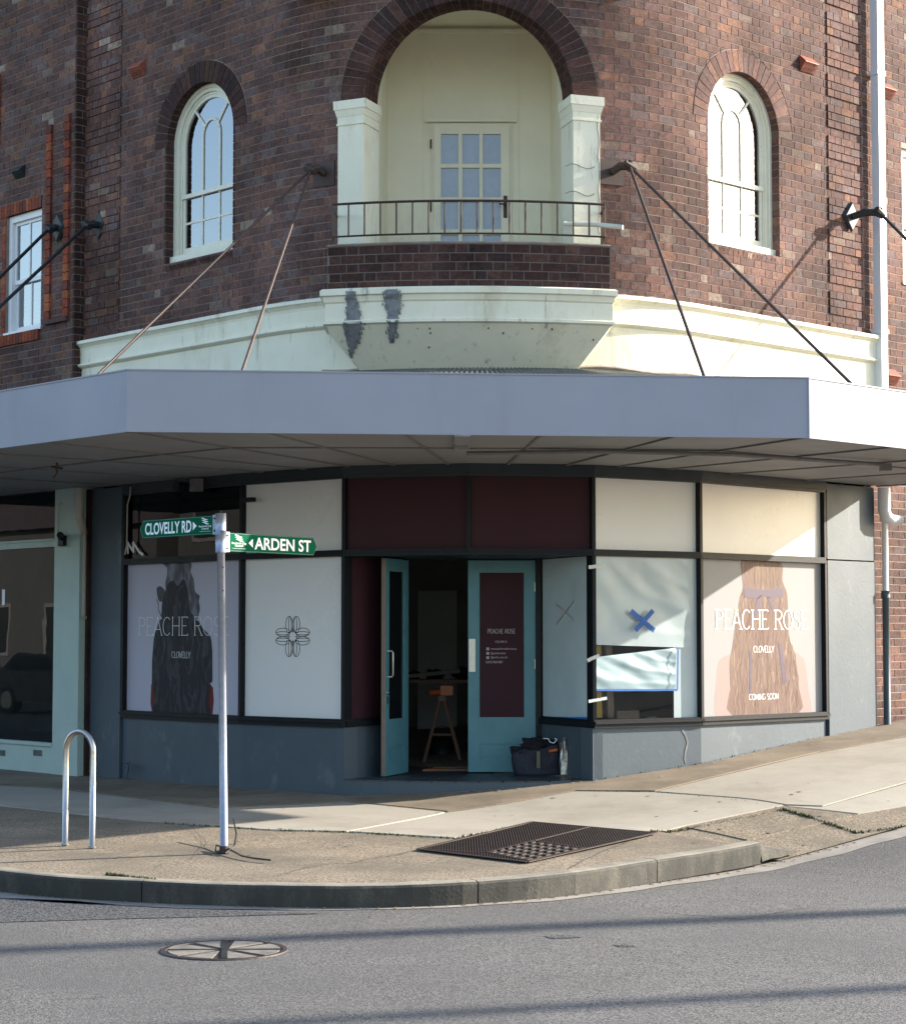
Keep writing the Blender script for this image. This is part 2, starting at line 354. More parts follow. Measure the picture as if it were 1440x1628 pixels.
M['leaf'] = mat('dry leaf', (.3, .2, .1), .8, .3, 20)
M['farwall'] = mat('far rendered wall', (.07, .07, .07), .8, .2, 1)
M['farroof'] = mat('far tiles', (.07, .045, .04), .8, .2, 3)
M['carpaint'] = mat('dark car paint', (.02, .024, .035), .2, coat=1.)
M['carglass'] = mat('car glass', (.01, .012, .014), .08)
M['tyre'] = mat('tyre', (.02, .02, .02), .8)
M['timber'] = mat('pole timber', (.17, .13, .1), .85, .3, 6, .004, 20, streak=(4, 4, .3))

def strand_mat(name, pal, sx=34, sz=1.1, dist=1.5):
    """printed picture of strands: stretched noise through a colour ramp"""
    m = bpy.data.materials.new(name); m.use_nodes = True; n = m.node_tree; b = n.nodes['Principled BSDF']
    tc = n.nodes.new('ShaderNodeTexCoord'); mp = n.nodes.new('ShaderNodeMapping'); mp.inputs['Scale'].default_value = (sx, sx, sz)
    wv = n.nodes.new('ShaderNodeTexNoise'); wv.inputs['Scale'].default_value = 3.5; wv.inputs['Detail'].default_value = 1
    vm = n.nodes.new('ShaderNodeVectorMath'); vm.operation = 'SCALE'; vm.inputs['Scale'].default_value = .10 * dist
    va = n.nodes.new('ShaderNodeVectorMath'); va.operation = 'ADD'
    n.links.new(tc.outputs['Object'], wv.inputs['Vector']); n.links.new(wv.outputs['Color'], vm.inputs[0]); n.links.new(tc.outputs['Object'], va.inputs[0]); n.links.new(vm.outputs[0], va.inputs[1])
    n.links.new(va.outputs[0], mp.inputs[0]); nz = n.nodes.new('ShaderNodeTexNoise'); nz.inputs['Scale'].default_value = 1; nz.inputs['Detail'].default_value = 3
    n.links.new(mp.outputs[0], nz.inputs[0]); cr = n.nodes.new('ShaderNodeValToRGB'); e = cr.color_ramp; e.elements.remove(e.elements[1]); e.elements[0].position = pal[0][0]; e.elements[0].color = (*pal[0][1], 1)
    for p_, c in pal[1:]: q = e.elements.new(p_); q.color = (*c, 1)
    n.links.new(nz.outputs[0], cr.inputs[0]); n.links.new(cr.outputs[0], b.inputs['Base Color']); b.inputs['Roughness'].default_value = .5; b.inputs['Specular IOR Level'].default_value = .2
    return m
M['p_hairs'] = strand_mat('auburn hair print', [(.28, (.085, .05, .048)), (.4, (.13, .078, .068)), (.5, (.185, .118, .095)), (.58, (.145, .09, .08)), (.68, (.27, .20, .14))])
M['p_smoke'] = strand_mat('charcoal smoke print', [(.3, (.010, .010, .014)), (.52, (.018, .017, .023)), (.6, (.05, .048, .058)), (.68, (.02, .02, .026)), (.78, (.14, .135, .16))], 16, 2.6, 2.5)
M['p_smoke2'] = strand_mat('grey smoke print', [(.3, (.05, .048, .058)), (.5, (.10, .096, .115)), (.65, (.2, .19, .23)), (.8, (.30, .29, .34))], 12, 2.6, 2.5)

# ================================================================ ground
def sheet(name, mat_, fn, xs, ys, dz, parent=None):
    m = MB(); n = len(ys)
    m.strip([[(x, y, fn(x, y) + dz) for y in ys] for x in xs])
    m.f = [tuple(reversed(f)) for f in m.f]
    return m.build(name, mat_, parent)
def rng(a, b, st): k = max(1, round((b - a) / st)); return [a + (b - a) * i / k for i in range(k + 1)]
g = MB(); g.face([(-1500, -1500, -.9), (1500, -1500, -.9), (1500, 1500, -.9), (-1500, 1500, -.9)])
tag(g.build('ground', M['stain']), kind='structure')
road = tag(sheet('road', M['road'], gr, rng(-70, -8, 4) + rng(-7, 9, .5) + rng(10, 70, 4), rng(-50, 6, 4) + rng(7, 24, .5) + rng(25, 90, 5), 0), kind='structure')

def catmull(pts, k=8):
    out = []
    for i in range(len(pts) - 1):
        p0, p1, p2, p3 = pts[max(i - 1, 0)], pts[i], pts[i + 1], pts[min(i + 2, len(pts) - 1)]
        for j in range(k):
            t = j / k
            out.append(tuple(.5 * (2 * p1[c] + (p2[c] - p0[c]) * t + (2 * p0[c] - 5 * p1[c] + 4 * p2[c] - p3[c]) * t * t + (3 * p1[c] - p0[c] - 3 * p2[c] + p3[c]) * t ** 3) for c in range(2)))
    return out + [pts[-1]]
def catmull3(p, k=6):
    a = catmull([(q[0], q[1]) for q in p], k); return [(x, y, p[0][2]) for x, y in a]
kp = [(-16.5, 29.0), (-9.0, 20.9), (-5.4, 16.75), (-3.27, 14.70), (-2.2, 14.13), (-1.2, 13.87), (-.4, 13.87), (.2, 14.07), (.85, 14.5), (1.6, 15.3), (2.57, 16.28), (3.9, 17.52), (9, 22.3), (20, 32.6)]
kerbline = catmull(kp, 10)
# resample by arc length
def resample(pts, st):
    out = [pts[0]]; acc = 0.
    for a, b in zip(pts, pts[1:]):
        L = math.hypot(b[0] - a[0], b[1] - a[1]); p = st - acc
        while p <= L:
            out.append((a[0] + (b[0] - a[0]) * p / L, a[1] + (b[1] - a[1]) * p / L)); p += st
        acc = (acc + L) % st if L + acc >= st else acc + L
    return out
kl = resample(kerbline, .12)
def knorm(i):
    a, b = kl[max(i - 1, 0)], kl[min(i + 1, len(kl) - 1)]; d = (b[0] - a[0], b[1] - a[1]); L = math.hypot(*d); return (d[1] / L, -d[0] / L)
# pavement base: from the kerb back under the walls
def crossdrop(x, y):
    """the kerb crossing on the right: pavement ramps down to the road"""
    t = (x - 2.56) * uR[0] + (y - 16.24) * uR[1]
    e = min(max((t + .16) / .14, 0), 1); q = (x - 2.57) * nR[0] + (y - 16.28) * nR[1]   # metres towards the road
    r = min(max((q + 1.5) / 1.5, 0), 1)
    return -.170 * e * r ** 1.5
def gpx(x, y): return gp(x, y) + crossdrop(x, y)
m = MB(); rows = []
for i, p in enumerate(kl):
    n = knorm(i)
    rows.append([(p[0] - n[0] * d, p[1] - n[1] * d, gpx(p[0] - n[0] * d, p[1] - n[1] * d) - .010) for d in (.13 if p[0] < 2.6 else .0, .2, .35, .5, .65, .8, 1.0, 1.2, 1.5, 2, 2.6, 3.4, 4.2, 5.2)])
m.strip(rows); base = m
pavement = tag(m.build('pavement', M['agg']), kind='structure')
# inner field reaching under the building
m = MB(); xs = rng(-10, 12, .25)
m.strip([[(x, y, gpx(x, y) - .016) for y in rng(16.6, 30, .35)] for x in xs]); m.f = [tuple(reversed(f)) for f in m.f]
# drop faces that would cover the road
def inside(x, y): return dist(x, y) < 2.6
m.f = [f for f in m.f if all(inside(m.v[i][0], m.v[i][1]) for i in f)]
pb = m.build('paving_base', M['agg'], pavement)

def slab(name, pts, mt, dz=.0, world=False, th=.02, parent=None, fn=gpx):
    w = pts if world else [ghit(*p, fn=fn) for p in pts]
    bm = bmesh.new(); vs = [bm.verts.new((x, y, 0)) for x, y in w]; f = bm.faces.new(vs)
    if f.normal.z < 0: f.normal_flip()
    bmesh.ops.triangulate(bm, faces=bm.faces[:])
    for _ in range(5):
        es = [e for e in bm.edges if e.calc_length() > .3]
        if es: bmesh.ops.subdivide_edges(bm, edges=es, cuts=1); bmesh.ops.triangulate(bm, faces=[f for f in bm.faces if len(f.verts) > 3])
    bmesh.ops.recalc_face_normals(bm, faces=bm.faces)
    if sum(f.normal.z for f in bm.faces) < 0: bmesh.ops.reverse_faces(bm, faces=bm.faces)
    if th:
        r = bmesh.ops.extrude_face_region(bm, geom=bm.faces[:])
        new = {v for v in r['geom'] if isinstance(v, bmesh.types.BMVert)}
        bm.verts.index_update()
        for v in bm.verts: v.co.z = fn(v.co.x, v.co.y) + dz - (0 if v in new else th)
    else:
        for v in bm.verts: v.co.z = fn(v.co.x, v.co.y) + dz
    me = bpy.data.meshes.new(name); bm.to_mesh(me); bm.free(); me.materials.append(mt)
    return link(name, me, parent)
sl = [
 ([(-260, 1236), (75, 1253), (345, 1285), (550, 1275), (707, 1291), (551, 1321), (430, 1318.5), (255, 1306.5), (170, 1299), (0, 1280), (-260, 1252)], 'conc'),
 ([(714, 1291.5), (915, 1258), (1037, 1259.5), (1244, 1279.5), (1089, 1311.5), (1030, 1321.5), (845, 1307.5), (720, 1331), (557, 1321.5)], 'conc'),
 ([(1045, 1258), (1200, 1221), (1300, 1197), (1440, 1172), (1540, 1157), (1540, 1220), (1440, 1242.5), (1307, 1280.5), (1250, 1278.5)], 'conc'),
 ([(1248, 1281.5), (1308, 1283), (1440, 1246), (1540, 1223.5), (1540, 1258), (1440, 1280), (1363, 1293)], 'conc'),
 ([(1091, 1314.5), (1242, 1282), (1360, 1295), (1187, 1335)], 'agg'),
 ([(-260, 1224), (133, 1236), (300, 1246), (548, 1265), (600, 1264), (940, 1242), (1113, 1215), (1250, 1184), (1385, 1154), (1440, 1143), (1540, 1124), (1540, 1154), (1440, 1169.5), (1300, 1194.5), (1200, 1218), (1041, 1256.5), (915, 1256), (712, 1289), (550, 1273), (345, 1283), (75, 1251), (-260, 1234)], 'stain'),
]
for k, (p, mt) in enumerate(sl): slab('paving_slab', p, M[mt], parent=pavement)
# kerb crossing concrete

# kerb stones between the joints
kerb = bpy.data.objects.new('kerb', None); COL.objects.link(kerb); tag(kerb, kind='structure')
def kidx(px, py):
    x, y = ghit(px, py); return min(range(len(kl)), key=lambda i: math.hypot(kl[i][0] - x, kl[i][1] - y))
j = [kidx(228, 1400), kidx(765, 1405), kidx(1058, 1367), kidx(1228, 1341)]
step = 20
joints = []; i = j[0]
while i > 2: joints.insert(0, i); i -= step
joints = [0] + joints + j[1:]
prof = [(0.005, -.17), (0.0, -.06), (.0, -.022), (.012, -.006), (.035, 0), (.145, .0), (.145, -.18)]
for a, b in zip(joints, joints[1:]):
    m = MB(); rows = []
    for i in range(a, b + 1):
        n = knorm(i); d = (-n[1], n[0]); sh = .005 if i == a else (-.005 if i == b else 0)
        x, y = kl[i][0] + d[0] * sh, kl[i][1] + d[1] * sh; zt = gp(x, y); w = .004 * math.sin(i * .7) + .003 * math.sin(i * 2.3)
        rows.append([(x - n[0] * (q - w), y - n[1] * (q - w), zt + z + w * .4 * (1 if z > -.1 else 0)) for q, z in prof])
    m.strip(rows, True); n0 = 0; k = len(prof)
    m.f.append(tuple(range(k - 1, -1, -1))); m.f.append(tuple((len(rows) - 1) * k + q for q in range(k)))
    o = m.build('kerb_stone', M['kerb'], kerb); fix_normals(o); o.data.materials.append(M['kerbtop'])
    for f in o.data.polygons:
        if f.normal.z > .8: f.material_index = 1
# the broken wedge of kerb past the last stone
m = MB(); rows = []
for i in range(j[3], j[3] + 5):
    n = knorm(i); q = (i - j[3]) / 4; x, y = kl[i][0], kl[i][1]; zt = gp(x, y) - .03 - .12 * q
    rows.append([(x - n[0] * (a_ + rnd.uniform(-.008, .012)), y - n[1] * (a_ + .0), zt + z_ * (1 - q) + rnd.uniform(-.006, .006)) for a_, z_ in ((-.01, -.12), (.0, -.03), (.04, .0), (.09, .005), (.14, -.02), (.14, -.14))])
m.strip(rows, True); k = 6; m.f.append(tuple(range(k - 1, -1, -1))); m.f.append(tuple((len(rows) - 1) * k + q for q in range(k)))
fix_normals(m.build('kerb_stone', M['kerb'], kerb))['label'] = 'broken tapering end piece of the kerb'
# gutter strip
m = MB(); rows = []
for i, p in enumerate(kl):
    n = knorm(i); c = p[0]; w = .07 + .16 * min(1, abs(c + .2) / 3.2) + .015 * math.sin(i * .9)
    rows.append([(p[0] + n[0] * d, p[1] + n[1] * d, gr(p[0] + n[0] * d, p[1] + n[1] * d) + .004) for d in (-.16, w)])
m.strip(rows)
tag(m.build('gutter', M['gutter']), kind='structure')
slab('asphalt_patch', [(-200, 1418), (0, 1428), (120, 1433), (265, 1446), (520, 1453), (300, 1459), (175, 1462), (0, 1467), (-200, 1472)], M['roadnew'], .004, th=0, fn=gr, parent=road)
slab('tar_smear', [(862, 1489), (900, 1487), (925, 1491), (880, 1493)], M['roadnew'], .003, th=0, fn=gr, parent=road)
slab('tar_smear', [(972, 1502), (1000, 1503), (1014, 1506), (985, 1506)], M['roadnew'], .003, th=0, fn=gr, parent=road)
# broken end of the kerb and grit in the gutter
m = MB()
for _ in range(110):
    t = rnd.random() ** 1.3; px = 1228 + 85 * t; py = 1338 + 30 * rnd.random() * (1 - t) + 8 * t
    x, y = ghit(px, py, fn=gr); r = .012 + .025 * rnd.random() * (1 - t * .5); z = gr(x, y)
    m.prism([(x + r * math.cos(a), y + r * math.sin(a), z - .01) for a in (0, 1.3, 2.4, 3.6, 5)], [(x + r * .7 * math.cos(a + .3), y + r * .7 * math.sin(a + .3), z + r * 1.1) for a in (0, 1.3, 2.4, 3.6, 5)])
tag(m.build('kerb_rubble', M['kerb']), kind='stuff', label='broken concrete rubble where the kerb ends')
m = MB()
for _ in range(420):
    i = rnd.randrange(j[0] - 12, min(len(kl) - 1, j[3] + 12)); n = knorm(i); d = .01 + abs(rnd.gauss(0, .03)); x, y = kl[i][0] + n[0] * d, kl[i][1] + n[1] * d
    a = rnd.random() * 6; r = .004 + .009 * rnd.random(); z = gr(x, y) + .006
    m.face([(x + r * math.cos(a), y + r * math.sin(a), z), (x - r * math.sin(a), y + r * .5 * math.cos(a), z + .006), (x - r * math.cos(a), y - r * math.sin(a), z + .002), (x + r * .4, y - r * .7, z)])
tag(m.build('leaf_litter', M['leaf']), kind='stuff', label='dry leaf litter and grit along the gutter')
# moss and grass tufts in the joints
m = MB()
def tufts(line, n, h, sp=.012, fn=gpx):
    for _ in range(n):
        k = rnd.randrange(len(line) - 1); t = rnd.random()
        px = line[k][0] + (line[k + 1][0] - line[k][0]) * t; py = line[k][1] + (line[k + 1][1] - line[k][1]) * t
        x, y = ghit(px, py, fn=gp); x += rnd.gauss(0, sp); y += rnd.gauss(0, sp); z = fn(x, y); a = rnd.random() * 6.3; hh = h * (.4 + rnd.random())
        dx, dy = .008 * math.cos(a), .008 * math.sin(a)
        m.face([(x - dx, y - dy, z - .01), (x + dx, y + dy, z - .01), (x + dy, y - dx, z + hh)])
tufts([(170, 1389), (248, 1398)], 200, .012, .008); tufts([(1242, 1280), (1290, 1286)], 240, .022); tufts([(1290, 1286), (1362, 1294)], 120, .014)
tufts([(255, 1307), (430, 1319), (551, 1322), (720, 1332), (845, 1308.5)], 260, .012); tufts([(1030, 1322), (1090, 1312.5), (1242, 1281)], 160, .013)
tufts([(914, 1257), (1040, 1258), (1244, 1279.5)], 60, .008); tufts([(1362, 1294), (1440, 1280)], 60, .01)
tufts([(945, 1240), (1113, 1214), (1250, 1184), (1384, 1153)], 90, .016)
tag(m.build('weed_tufts', M['moss']), kind='stuff', label='green weeds growing in the pavement joints')

# ================================================================ the corner building
bldg = empty('corner_building', (0.19, 19.7, 0), 'rounded dark brick corner shop building with a balcony above its teal double doors', 'building')
CH = .0878; ZB = 4.987
class Op:
    def __init__(s, sc, a, z0, zs=None, b=0, ring=0, side=0, top=None): s.sc, s.a, s.z0, s.zs, s.b, s.ring, s.side, s.top = sc, a, z0, zs, b, ring, side, top
    def hole(s, z):
        if s.top is not None: return (s.sc - s.a, s.sc + s.a) if s.z0 < z < s.top else None
        if z < s.z0: return None
        if z <= s.zs: return (s.sc - s.a, s.sc + s.a)
        q = 1 - ((z - s.zs) / s.b) ** 2
        return (s.sc - s.a * math.sqrt(q), s.sc + s.a * math.sqrt(q)) if q > 0 else None
    def block(s, z):
        if s.top is not None: return (s.sc - s.a, s.sc + s.a) if s.z0 < z < s.top else None
        if z < s.z0: return None
        if z <= s.zs: return (s.sc - s.a - s.side, s.sc + s.a + s.side)
        q = 1 - ((z - s.zs) / (s.b + s.ring)) ** 2
        w = (s.a + s.ring) * math.sqrt(q) if q > 0 else 0
        return (s.sc - w, s.sc + w) if q > 0 else None
    def ztop(s, u):
        if s.top is not None: return s.top
        q = 1 - ((u - s.sc) / s.a) ** 2
        return s.zs + s.b * math.sqrt(max(q, 0))
OPS = [Op(-3.62, .61, 5.689, 7.0, .60, .24, 0), Op(3.315, .60, 5.689, 7.0, .60, .24, 0), Op(-.09, 1.075, 5.3, 6.99, .94, .27, .275)]

def backing(name, s0, s1, z0, z1, off, ops, mt, parent):
    m = MB(); cuts = set(rng(s0, s1, .06 if ops is OPS else .5)); off -= .003
    for o in ops:
        if o.sc + o.a < s0 or o.sc - o.a > s1: continue
        for k in range(17): cuts.add(o.sc - o.a * math.cos(math.pi * k / 16))
    cuts = sorted(c for c in cuts if s0 - 1e-6 <= c <= s1 + 1e-6)
    cuts = [c for i, c in enumerate(cuts) if i == 0 or c - cuts[i - 1] > 1e-5]
    for a, b in zip(cuts, cuts[1:]):
        mid = (a + b) / 2; o = next((o for o in ops if abs(mid - o.sc) < o.a), None)
        if not o: m.face([P(a, z0, off), P(b, z0, off), P(b, z1, off), P(a, z1, off)]); continue
        m.face([P(a, z0, off), P(b, z0, off), P(b, o.z0, off), P(a, o.z0, off)])
        m.face([P(a, o.ztop(a), off), P(b, o.ztop(b), off), P(b, z1, off), P(a, z1, off)])
    return m.build(name, mt, parent)

def brick_rows(s0, s1, k0, k1, off, ops, bond, jit=.0009, offrow=None, zb=ZB):
    out = []
    for k in range(k0, k1):
        z0 = zb + k * CH + .005; z1 = zb + (k + 1) * CH - .005
        if bond == 'flemish': seq = [.23, .11]; ph = (k % 2) * .18
        else: seq = [.23]; ph = (k % 2) * .12
        s = math.floor((s0 - 1) / .36) * .36 + ph if bond == 'flemish' else math.floor((s0 - 1) / .24) * .24 + ph
        q = 0; o_ = off + (offrow(k) if offrow else 0)
        while s < s1:
            L = seq[q % len(seq)]; a, b = s, s + L; s += L + .01; q += 1
            a, b = max(a, s0 + (.004 if a < s0 else 0)), min(b, s1 - (.004 if b > s1 else 0))
            if b - a < .025: continue
            pcs = [[(a, z0), (b, z0), (b, z1), (a, z1)]]
            for o in ops:
                if o.sc - o.a - .4 > b or o.sc + o.a + .4 < a: continue
                if z0 < o.z0 < z1 and z1 - o.z0 < .03: continue
                N_ = 1 if (o.top is not None or (z0 + z1) / 2 <= o.zs) else 4; lv = [z0 + (z1 - z0) * q_ / N_ for q_ in range(N_ + 1)]; iv = []
                for z_ in lv:
                    zz_ = min(max(z_, z0 + .001), z1 - .001)
                    if o.top is None and z0 < o.zs < z1: zz_ = max(zz_, o.zs + .0005) if (z0 + z1) / 2 > o.zs else min(zz_, o.zs - .0005)
                    iv.append(o.block(max(zz_, o.z0 + .001) if z0 < o.z0 < z1 else zz_))
                if all(v is None for v in iv): continue
                if o.top is not None and iv[0] != iv[-1]: iv = [iv[0] or iv[-1]] * len(iv)
                iv = [(v[0] - .006, v[1] + .006) if v else (o.sc, o.sc) for v in iv]
                Lp = [(max(a, min(b, v[0])), z_) for v, z_ in zip(iv, lv)]; Rp = [(min(b, max(a, v[1])), z_) for v, z_ in zip(iv, lv)]
                pcs = []
                if max(p_[0] for p_ in Lp) - a > .006:
                    pcs.append([(a, z0), (b, z0), (b, z1), (a, z1)] if all(p_[0] >= b - 1e-6 for p_ in Lp) else [(a, z0)] + [(max(x_, a + .0006), z_) for x_, z_ in Lp] + [(a, z1)])
                if b - min(p_[0] for p_ in Rp) > .006 and not (pcs and pcs[0][1][0] >= b - 1e-6 and len(pcs[0]) == 4 and pcs[0][2][0] >= b - 1e-6):
                    pcs.append([(a, z0), (b, z0), (b, z1), (a, z1)] if all(p_[0] <= a + 1e-6 for p_ in Rp) else [(min(Rp[0][0], b - .0006), z0), (b, z0), (b, z1)] + [(min(x_, b - .0006), z_) for x_, z_ in reversed(Rp[1:])])
                break
            for p in pcs: out.append((p, o_ + .0022 + rnd.uniform(-jit, jit)))
    return out
shared = {}
def unit_brick(L, H, mt):
    key = (round(L, 3), round(H, 3), mt.name)
    if key not in shared:
        m = MB(); m.box(-L / 2, L / 2, -.006, .03, -H / 2, H / 2)
        me = bpy.data.meshes.new('brick'); me.from_pydata(m.v, [], m.f); me.materials.append(mt); shared[key] = me
    return shared[key]
def place_brick(o_s, pc, off, mt, parent, name='brick', pathf=path):
    (a, z0), (b, _), (b1, z1), (a1, _) = pc[:4]
    if len(pc) == 4 and abs(a - a1) < 1e-5 and abs(b - b1) < 1e-5:
        me = unit_brick(b - a, z1 - z0, mt); c = (a + b) / 2; q = pathf(c, off - .006)
        o = link(name, me, parent); o.location = (q[0], q[1], (z0 + z1) / 2); o.rotation_euler = (0, 0, math.atan2(q[2], -q[3])); return o
    m = MB(); poly_brick(m, pc, off, pathf); return m.build(name, mt, parent)
def poly_brick(m, pc, off, pathf=path, depth=.035):
    def PP(s, z, o): q = pathf(s, o); return (q[0], q[1], z)
    if sum(p[0] * q[1] - q[0] * p[1] for p, q in zip(pc, pc[1:] + pc[:1])) < 0: pc = pc[::-1]
    m.prism([PP(s, z, off - depth) for s, z in pc], [PP(s, z, off) for s, z in pc])
def lay(bricks, mt, parent, key, n=300, rest='brickwork'):
    bricks.sort(key=lambda b: key((b[0][0][0] + b[0][2][0]) / 2, (b[0][0][1] + b[0][2][1]) / 2))
    for p, off in bricks[:n]: place_brick(0, p, off, mt, parent)
    m = MB()
    for p, off in bricks[n:]:
        m.cur = rnd.random() * .998 + .001; poly_brick(m, p, off)
    if bricks[n:]: tag(m.build(rest, mt, parent), kind='stuff')

ZT = 10.4; NR = 61
wallb = backing('wall', -5.88, 5.47, 3.9, ZT, 0, OPS, M['mortarD'], bldg)
mid = brick_rows(-5.13, 4.79, 0, NR, 0, OPS, 'flemish')
ql = brick_rows(-5.87, -5.13, 0, NR, 0, [], 'flemish', offrow=lambda k: .016 if (k - 1) % 4 else 0)
qr = brick_rows(4.79, 5.45, 0, NR, 0, [], 'flemish', offrow=lambda k: .016 if (k - 1) % 4 else 0)
bc = lambda b: (b[0][0][0] + b[0][2][0]) / 2
# parapet bricks of the balcony come first in the count of single bricks
BXC, BYF, BR = .155, 19.28, 5.0
def bal(u, hw, back):
    """u -1..1 along the bowed balcony front"""
    x = hw * u; return (BXC + x, BYF + back + BR - math.sqrt(BR * BR - x * x))
def pathB(s, off=0.):
    hw = 1.385; back = .06; R5 = BR; th = s / R5; lim = math.asin(hw / R5)
    if abs(th) <= lim:
        n = (math.sin(th), -math.cos(th)); c = (BXC, BYF + back + R5); return c[0] + n[0] * (R5 + off), c[1] + n[1] * (R5 + off), n[0], n[1]
    sg = 1 if th > 0 else -1; t = (abs(th) - lim) * R5; y0 = BYF + back + R5 - math.sqrt(R5 * R5 - hw * hw)
    return BXC + sg * (hw + off), y0 + t, float(sg), 0.
SL = 5.0 * math.asin(1.385 / 5.0)
par = []
for a, b in ((-SL - .75, -SL - .004), (-SL + .004, SL - .004), (SL + .004, SL + .75)):
    par += brick_rows(a, b, 0, 5, 0, [], 'flemish', zb=4.952)
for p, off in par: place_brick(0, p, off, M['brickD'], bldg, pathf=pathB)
npar = len(par)
m = MB()
ls = [-SL - .75] + rng(-SL, SL, .12) + [SL + .75]
m.strip([[(*pathB(s, o)[:2], z) for o, z in ((-.0, 4.95), (0, 5.398), (-.2, 5.398), (-.2, 4.95))] for s in ls])
m.build('parapet_core', M['mortarShade'], bldg)
allb = sorted(mid + ql + qr, key=lambda b: abs(bc(b)) if bc(b) < 0 else bc(b) * .8)
singles = allb[:300 - npar]; rest = allb[300 - npar:]
for p, off in singles: place_brick(0, p, off, M['brick'], bldg)
m = MB()
for b in rest: m.cur = rnd.random() * .99 + .005; poly_brick(m, b[0], b[1])
tag(m.build('brickwork', M['brick'], bldg), kind='stuff')

# arches: wedge bricks, one by one
def ring(o, n, mt, depth, rows, proud=.005, split=0):
    for k in range(n):
        t0 = math.pi * (k + .04) / n; t1 = math.pi * (k + .96) / n
        def pt(t, r): return (o.sc - (o.a + r) * math.cos(t), o.zs + (o.b + r) * math.sin(t))
        q = [pt(t0, .0), pt(t1, .0), pt(t1, o.ring - .008), pt(t0, o.ring - .008)]
        if q[0][1] > 9.5 and q[1][1] > 9.5: continue
        for r in range(rows):
            d0 = depth * r / rows + (.006 if r else 0); d1 = depth * (r + 1) / rows - .004
            m = MB(); pr = proud + rnd.uniform(-.002, .002) if r == 0 else -d0
            m.hexa([P(s, z, -d1) for s, z in q], [P(s, z, pr) for s, z in q])
            o_ = m.build('arch_brick', mt, bldg); fix_normals(o_)
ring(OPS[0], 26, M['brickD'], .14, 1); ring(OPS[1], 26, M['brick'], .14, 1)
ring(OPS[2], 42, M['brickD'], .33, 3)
def reveal(o, d0, d1, mt, name='reveal', arch=True, grow=.001):
    pts = [(o.sc - o.a, o.z0), (o.sc - o.a, o.zs)] if arch else []
    if arch:
        pts += [(o.sc - o.a * math.cos(math.pi * k / 24), o.zs + o.b * math.sin(math.pi * k / 24)) for k in range(1, 24)] + [(o.sc + o.a, o.zs), (o.sc + o.a, o.z0)]
    m = MB(); pts = [(o.sc + (s - o.sc) * 1.007, o.zs + (z - o.zs) * 1.007 if z > o.zs else z) for s, z in pts]; m.strip([[P(s, z, -d0), P(s, z, -d1)] for s, z in pts]); 
    return m.build(name, mt, bldg)
reveal(OPS[2], .0, .34, M['mortarD'])
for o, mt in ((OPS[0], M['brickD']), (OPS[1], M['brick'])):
    m = MB()
    for sg in (-1, 1):      # jamb bricks seen inside the opening
        for k in range(15):
            z0 = 5.689 + k * CH + .005; m.cur = rnd.random() * .98 + .01
            s = o.sc + sg * o.a; m.hexa([P(s - .002 * sg, z0, -.14), P(s - .002 * sg, z0 + .078, -.14), P(s - .002 * sg, z0 + .078, .004), P(s - .002 * sg, z0, .004)], [P(s + .03 * sg, z0, -.14), P(s + .03 * sg, z0 + .078, -.14), P(s + .03 * sg, z0 + .078, .004), P(s + .03 * sg, z0, .004)])
    fix_normals(m.build('jamb_brickwork', mt, bldg))['kind'] = 'stuff'
    reveal(o, .0, .2, M['mortarD'])
    # sloping brick sill under the window
    for k in range(15):
        a = o.sc - o.a + k * (2 * o.a / 15) + .004; b = a + 2 * o.a / 15 - .008
        m = MB(); m.hexa([P(a, 5.60, .0), P(b, 5.60, .0), P(b, 5.60, -.14), P(a, 5.60, -.14)], [P(a, 5.66, .012), P(b, 5.66, .012), P(b, 5.70, -.14), P(a, 5.70, -.14)])
        fix_normals(m.build('sill_brick', mt, bldg))

# ---- cream cornice band
def loft(name, prof, ss, mt, parent, kind=None):
    m = MB(); m.strip([[P(s, z, o) for z, o in prof] for s in ss])
    k = len(prof); m.f.append(tuple(range(k))); n = (len(ss) - 1) * k; m.f.append(tuple(n + k - 1 - i for i in range(k)))
    o = m.build(name, mt, parent); return o
ss = rng(-5.97, 5.70, .1)
loft('cornice', [(5.0, -.02), (5.003, .02), (4.992, .105), (4.955, .11), (4.945, .09), (4.915, .062), (4.885, .055), (4.735, .055), (4.725, .085), (4.705, .09), (4.69, .07), (4.675, .035), (4.0, .035), (4.0, -.05)], ss, M['cream'], bldg)
# rough mortar fillet over the cornice
m = MB(); rows = []
for s in rng(-5.85, 5.5, .04):
    w = .012 + .014 * rnd.random(); rows.append([P(s, 5.0, .05 + w), P(s, 5.004 + w * .5, .03), P(s, 5.0 + w, .006)])
m.strip(rows); m.build('mortar_fillet', M['mortar'], bldg)

# ---- balcony bowl
m = MB(); rows = []
us = [-1 + 2 * k / 26 for k in range(27)]
for z, hw, bk in [(4.975, 1.33, .12), (4.972, 1.43, .012), (4.955, 1.455, -.01), (4.905, 1.455, -.01), (4.895, 1.43, .02), (4.845, 1.42, .03), (4.83, 1.405, .045), (4.665, 1.405, .045), (4.655, 1.425, .028), (4.63, 1.425, .028), (4.615, 1.39, .06), (4.2, 1.06, .40)]:
    rows.append([(BXC - hw, 20.9, z)] + [(*bal(u, hw, bk), z) for u in us] + [(BXC + hw, 20.9, z)])
m.strip(rows); m.f = [tuple(reversed(f)) for f in m.f]; bowl = m.build('balcony_base', M['cream'], bldg)
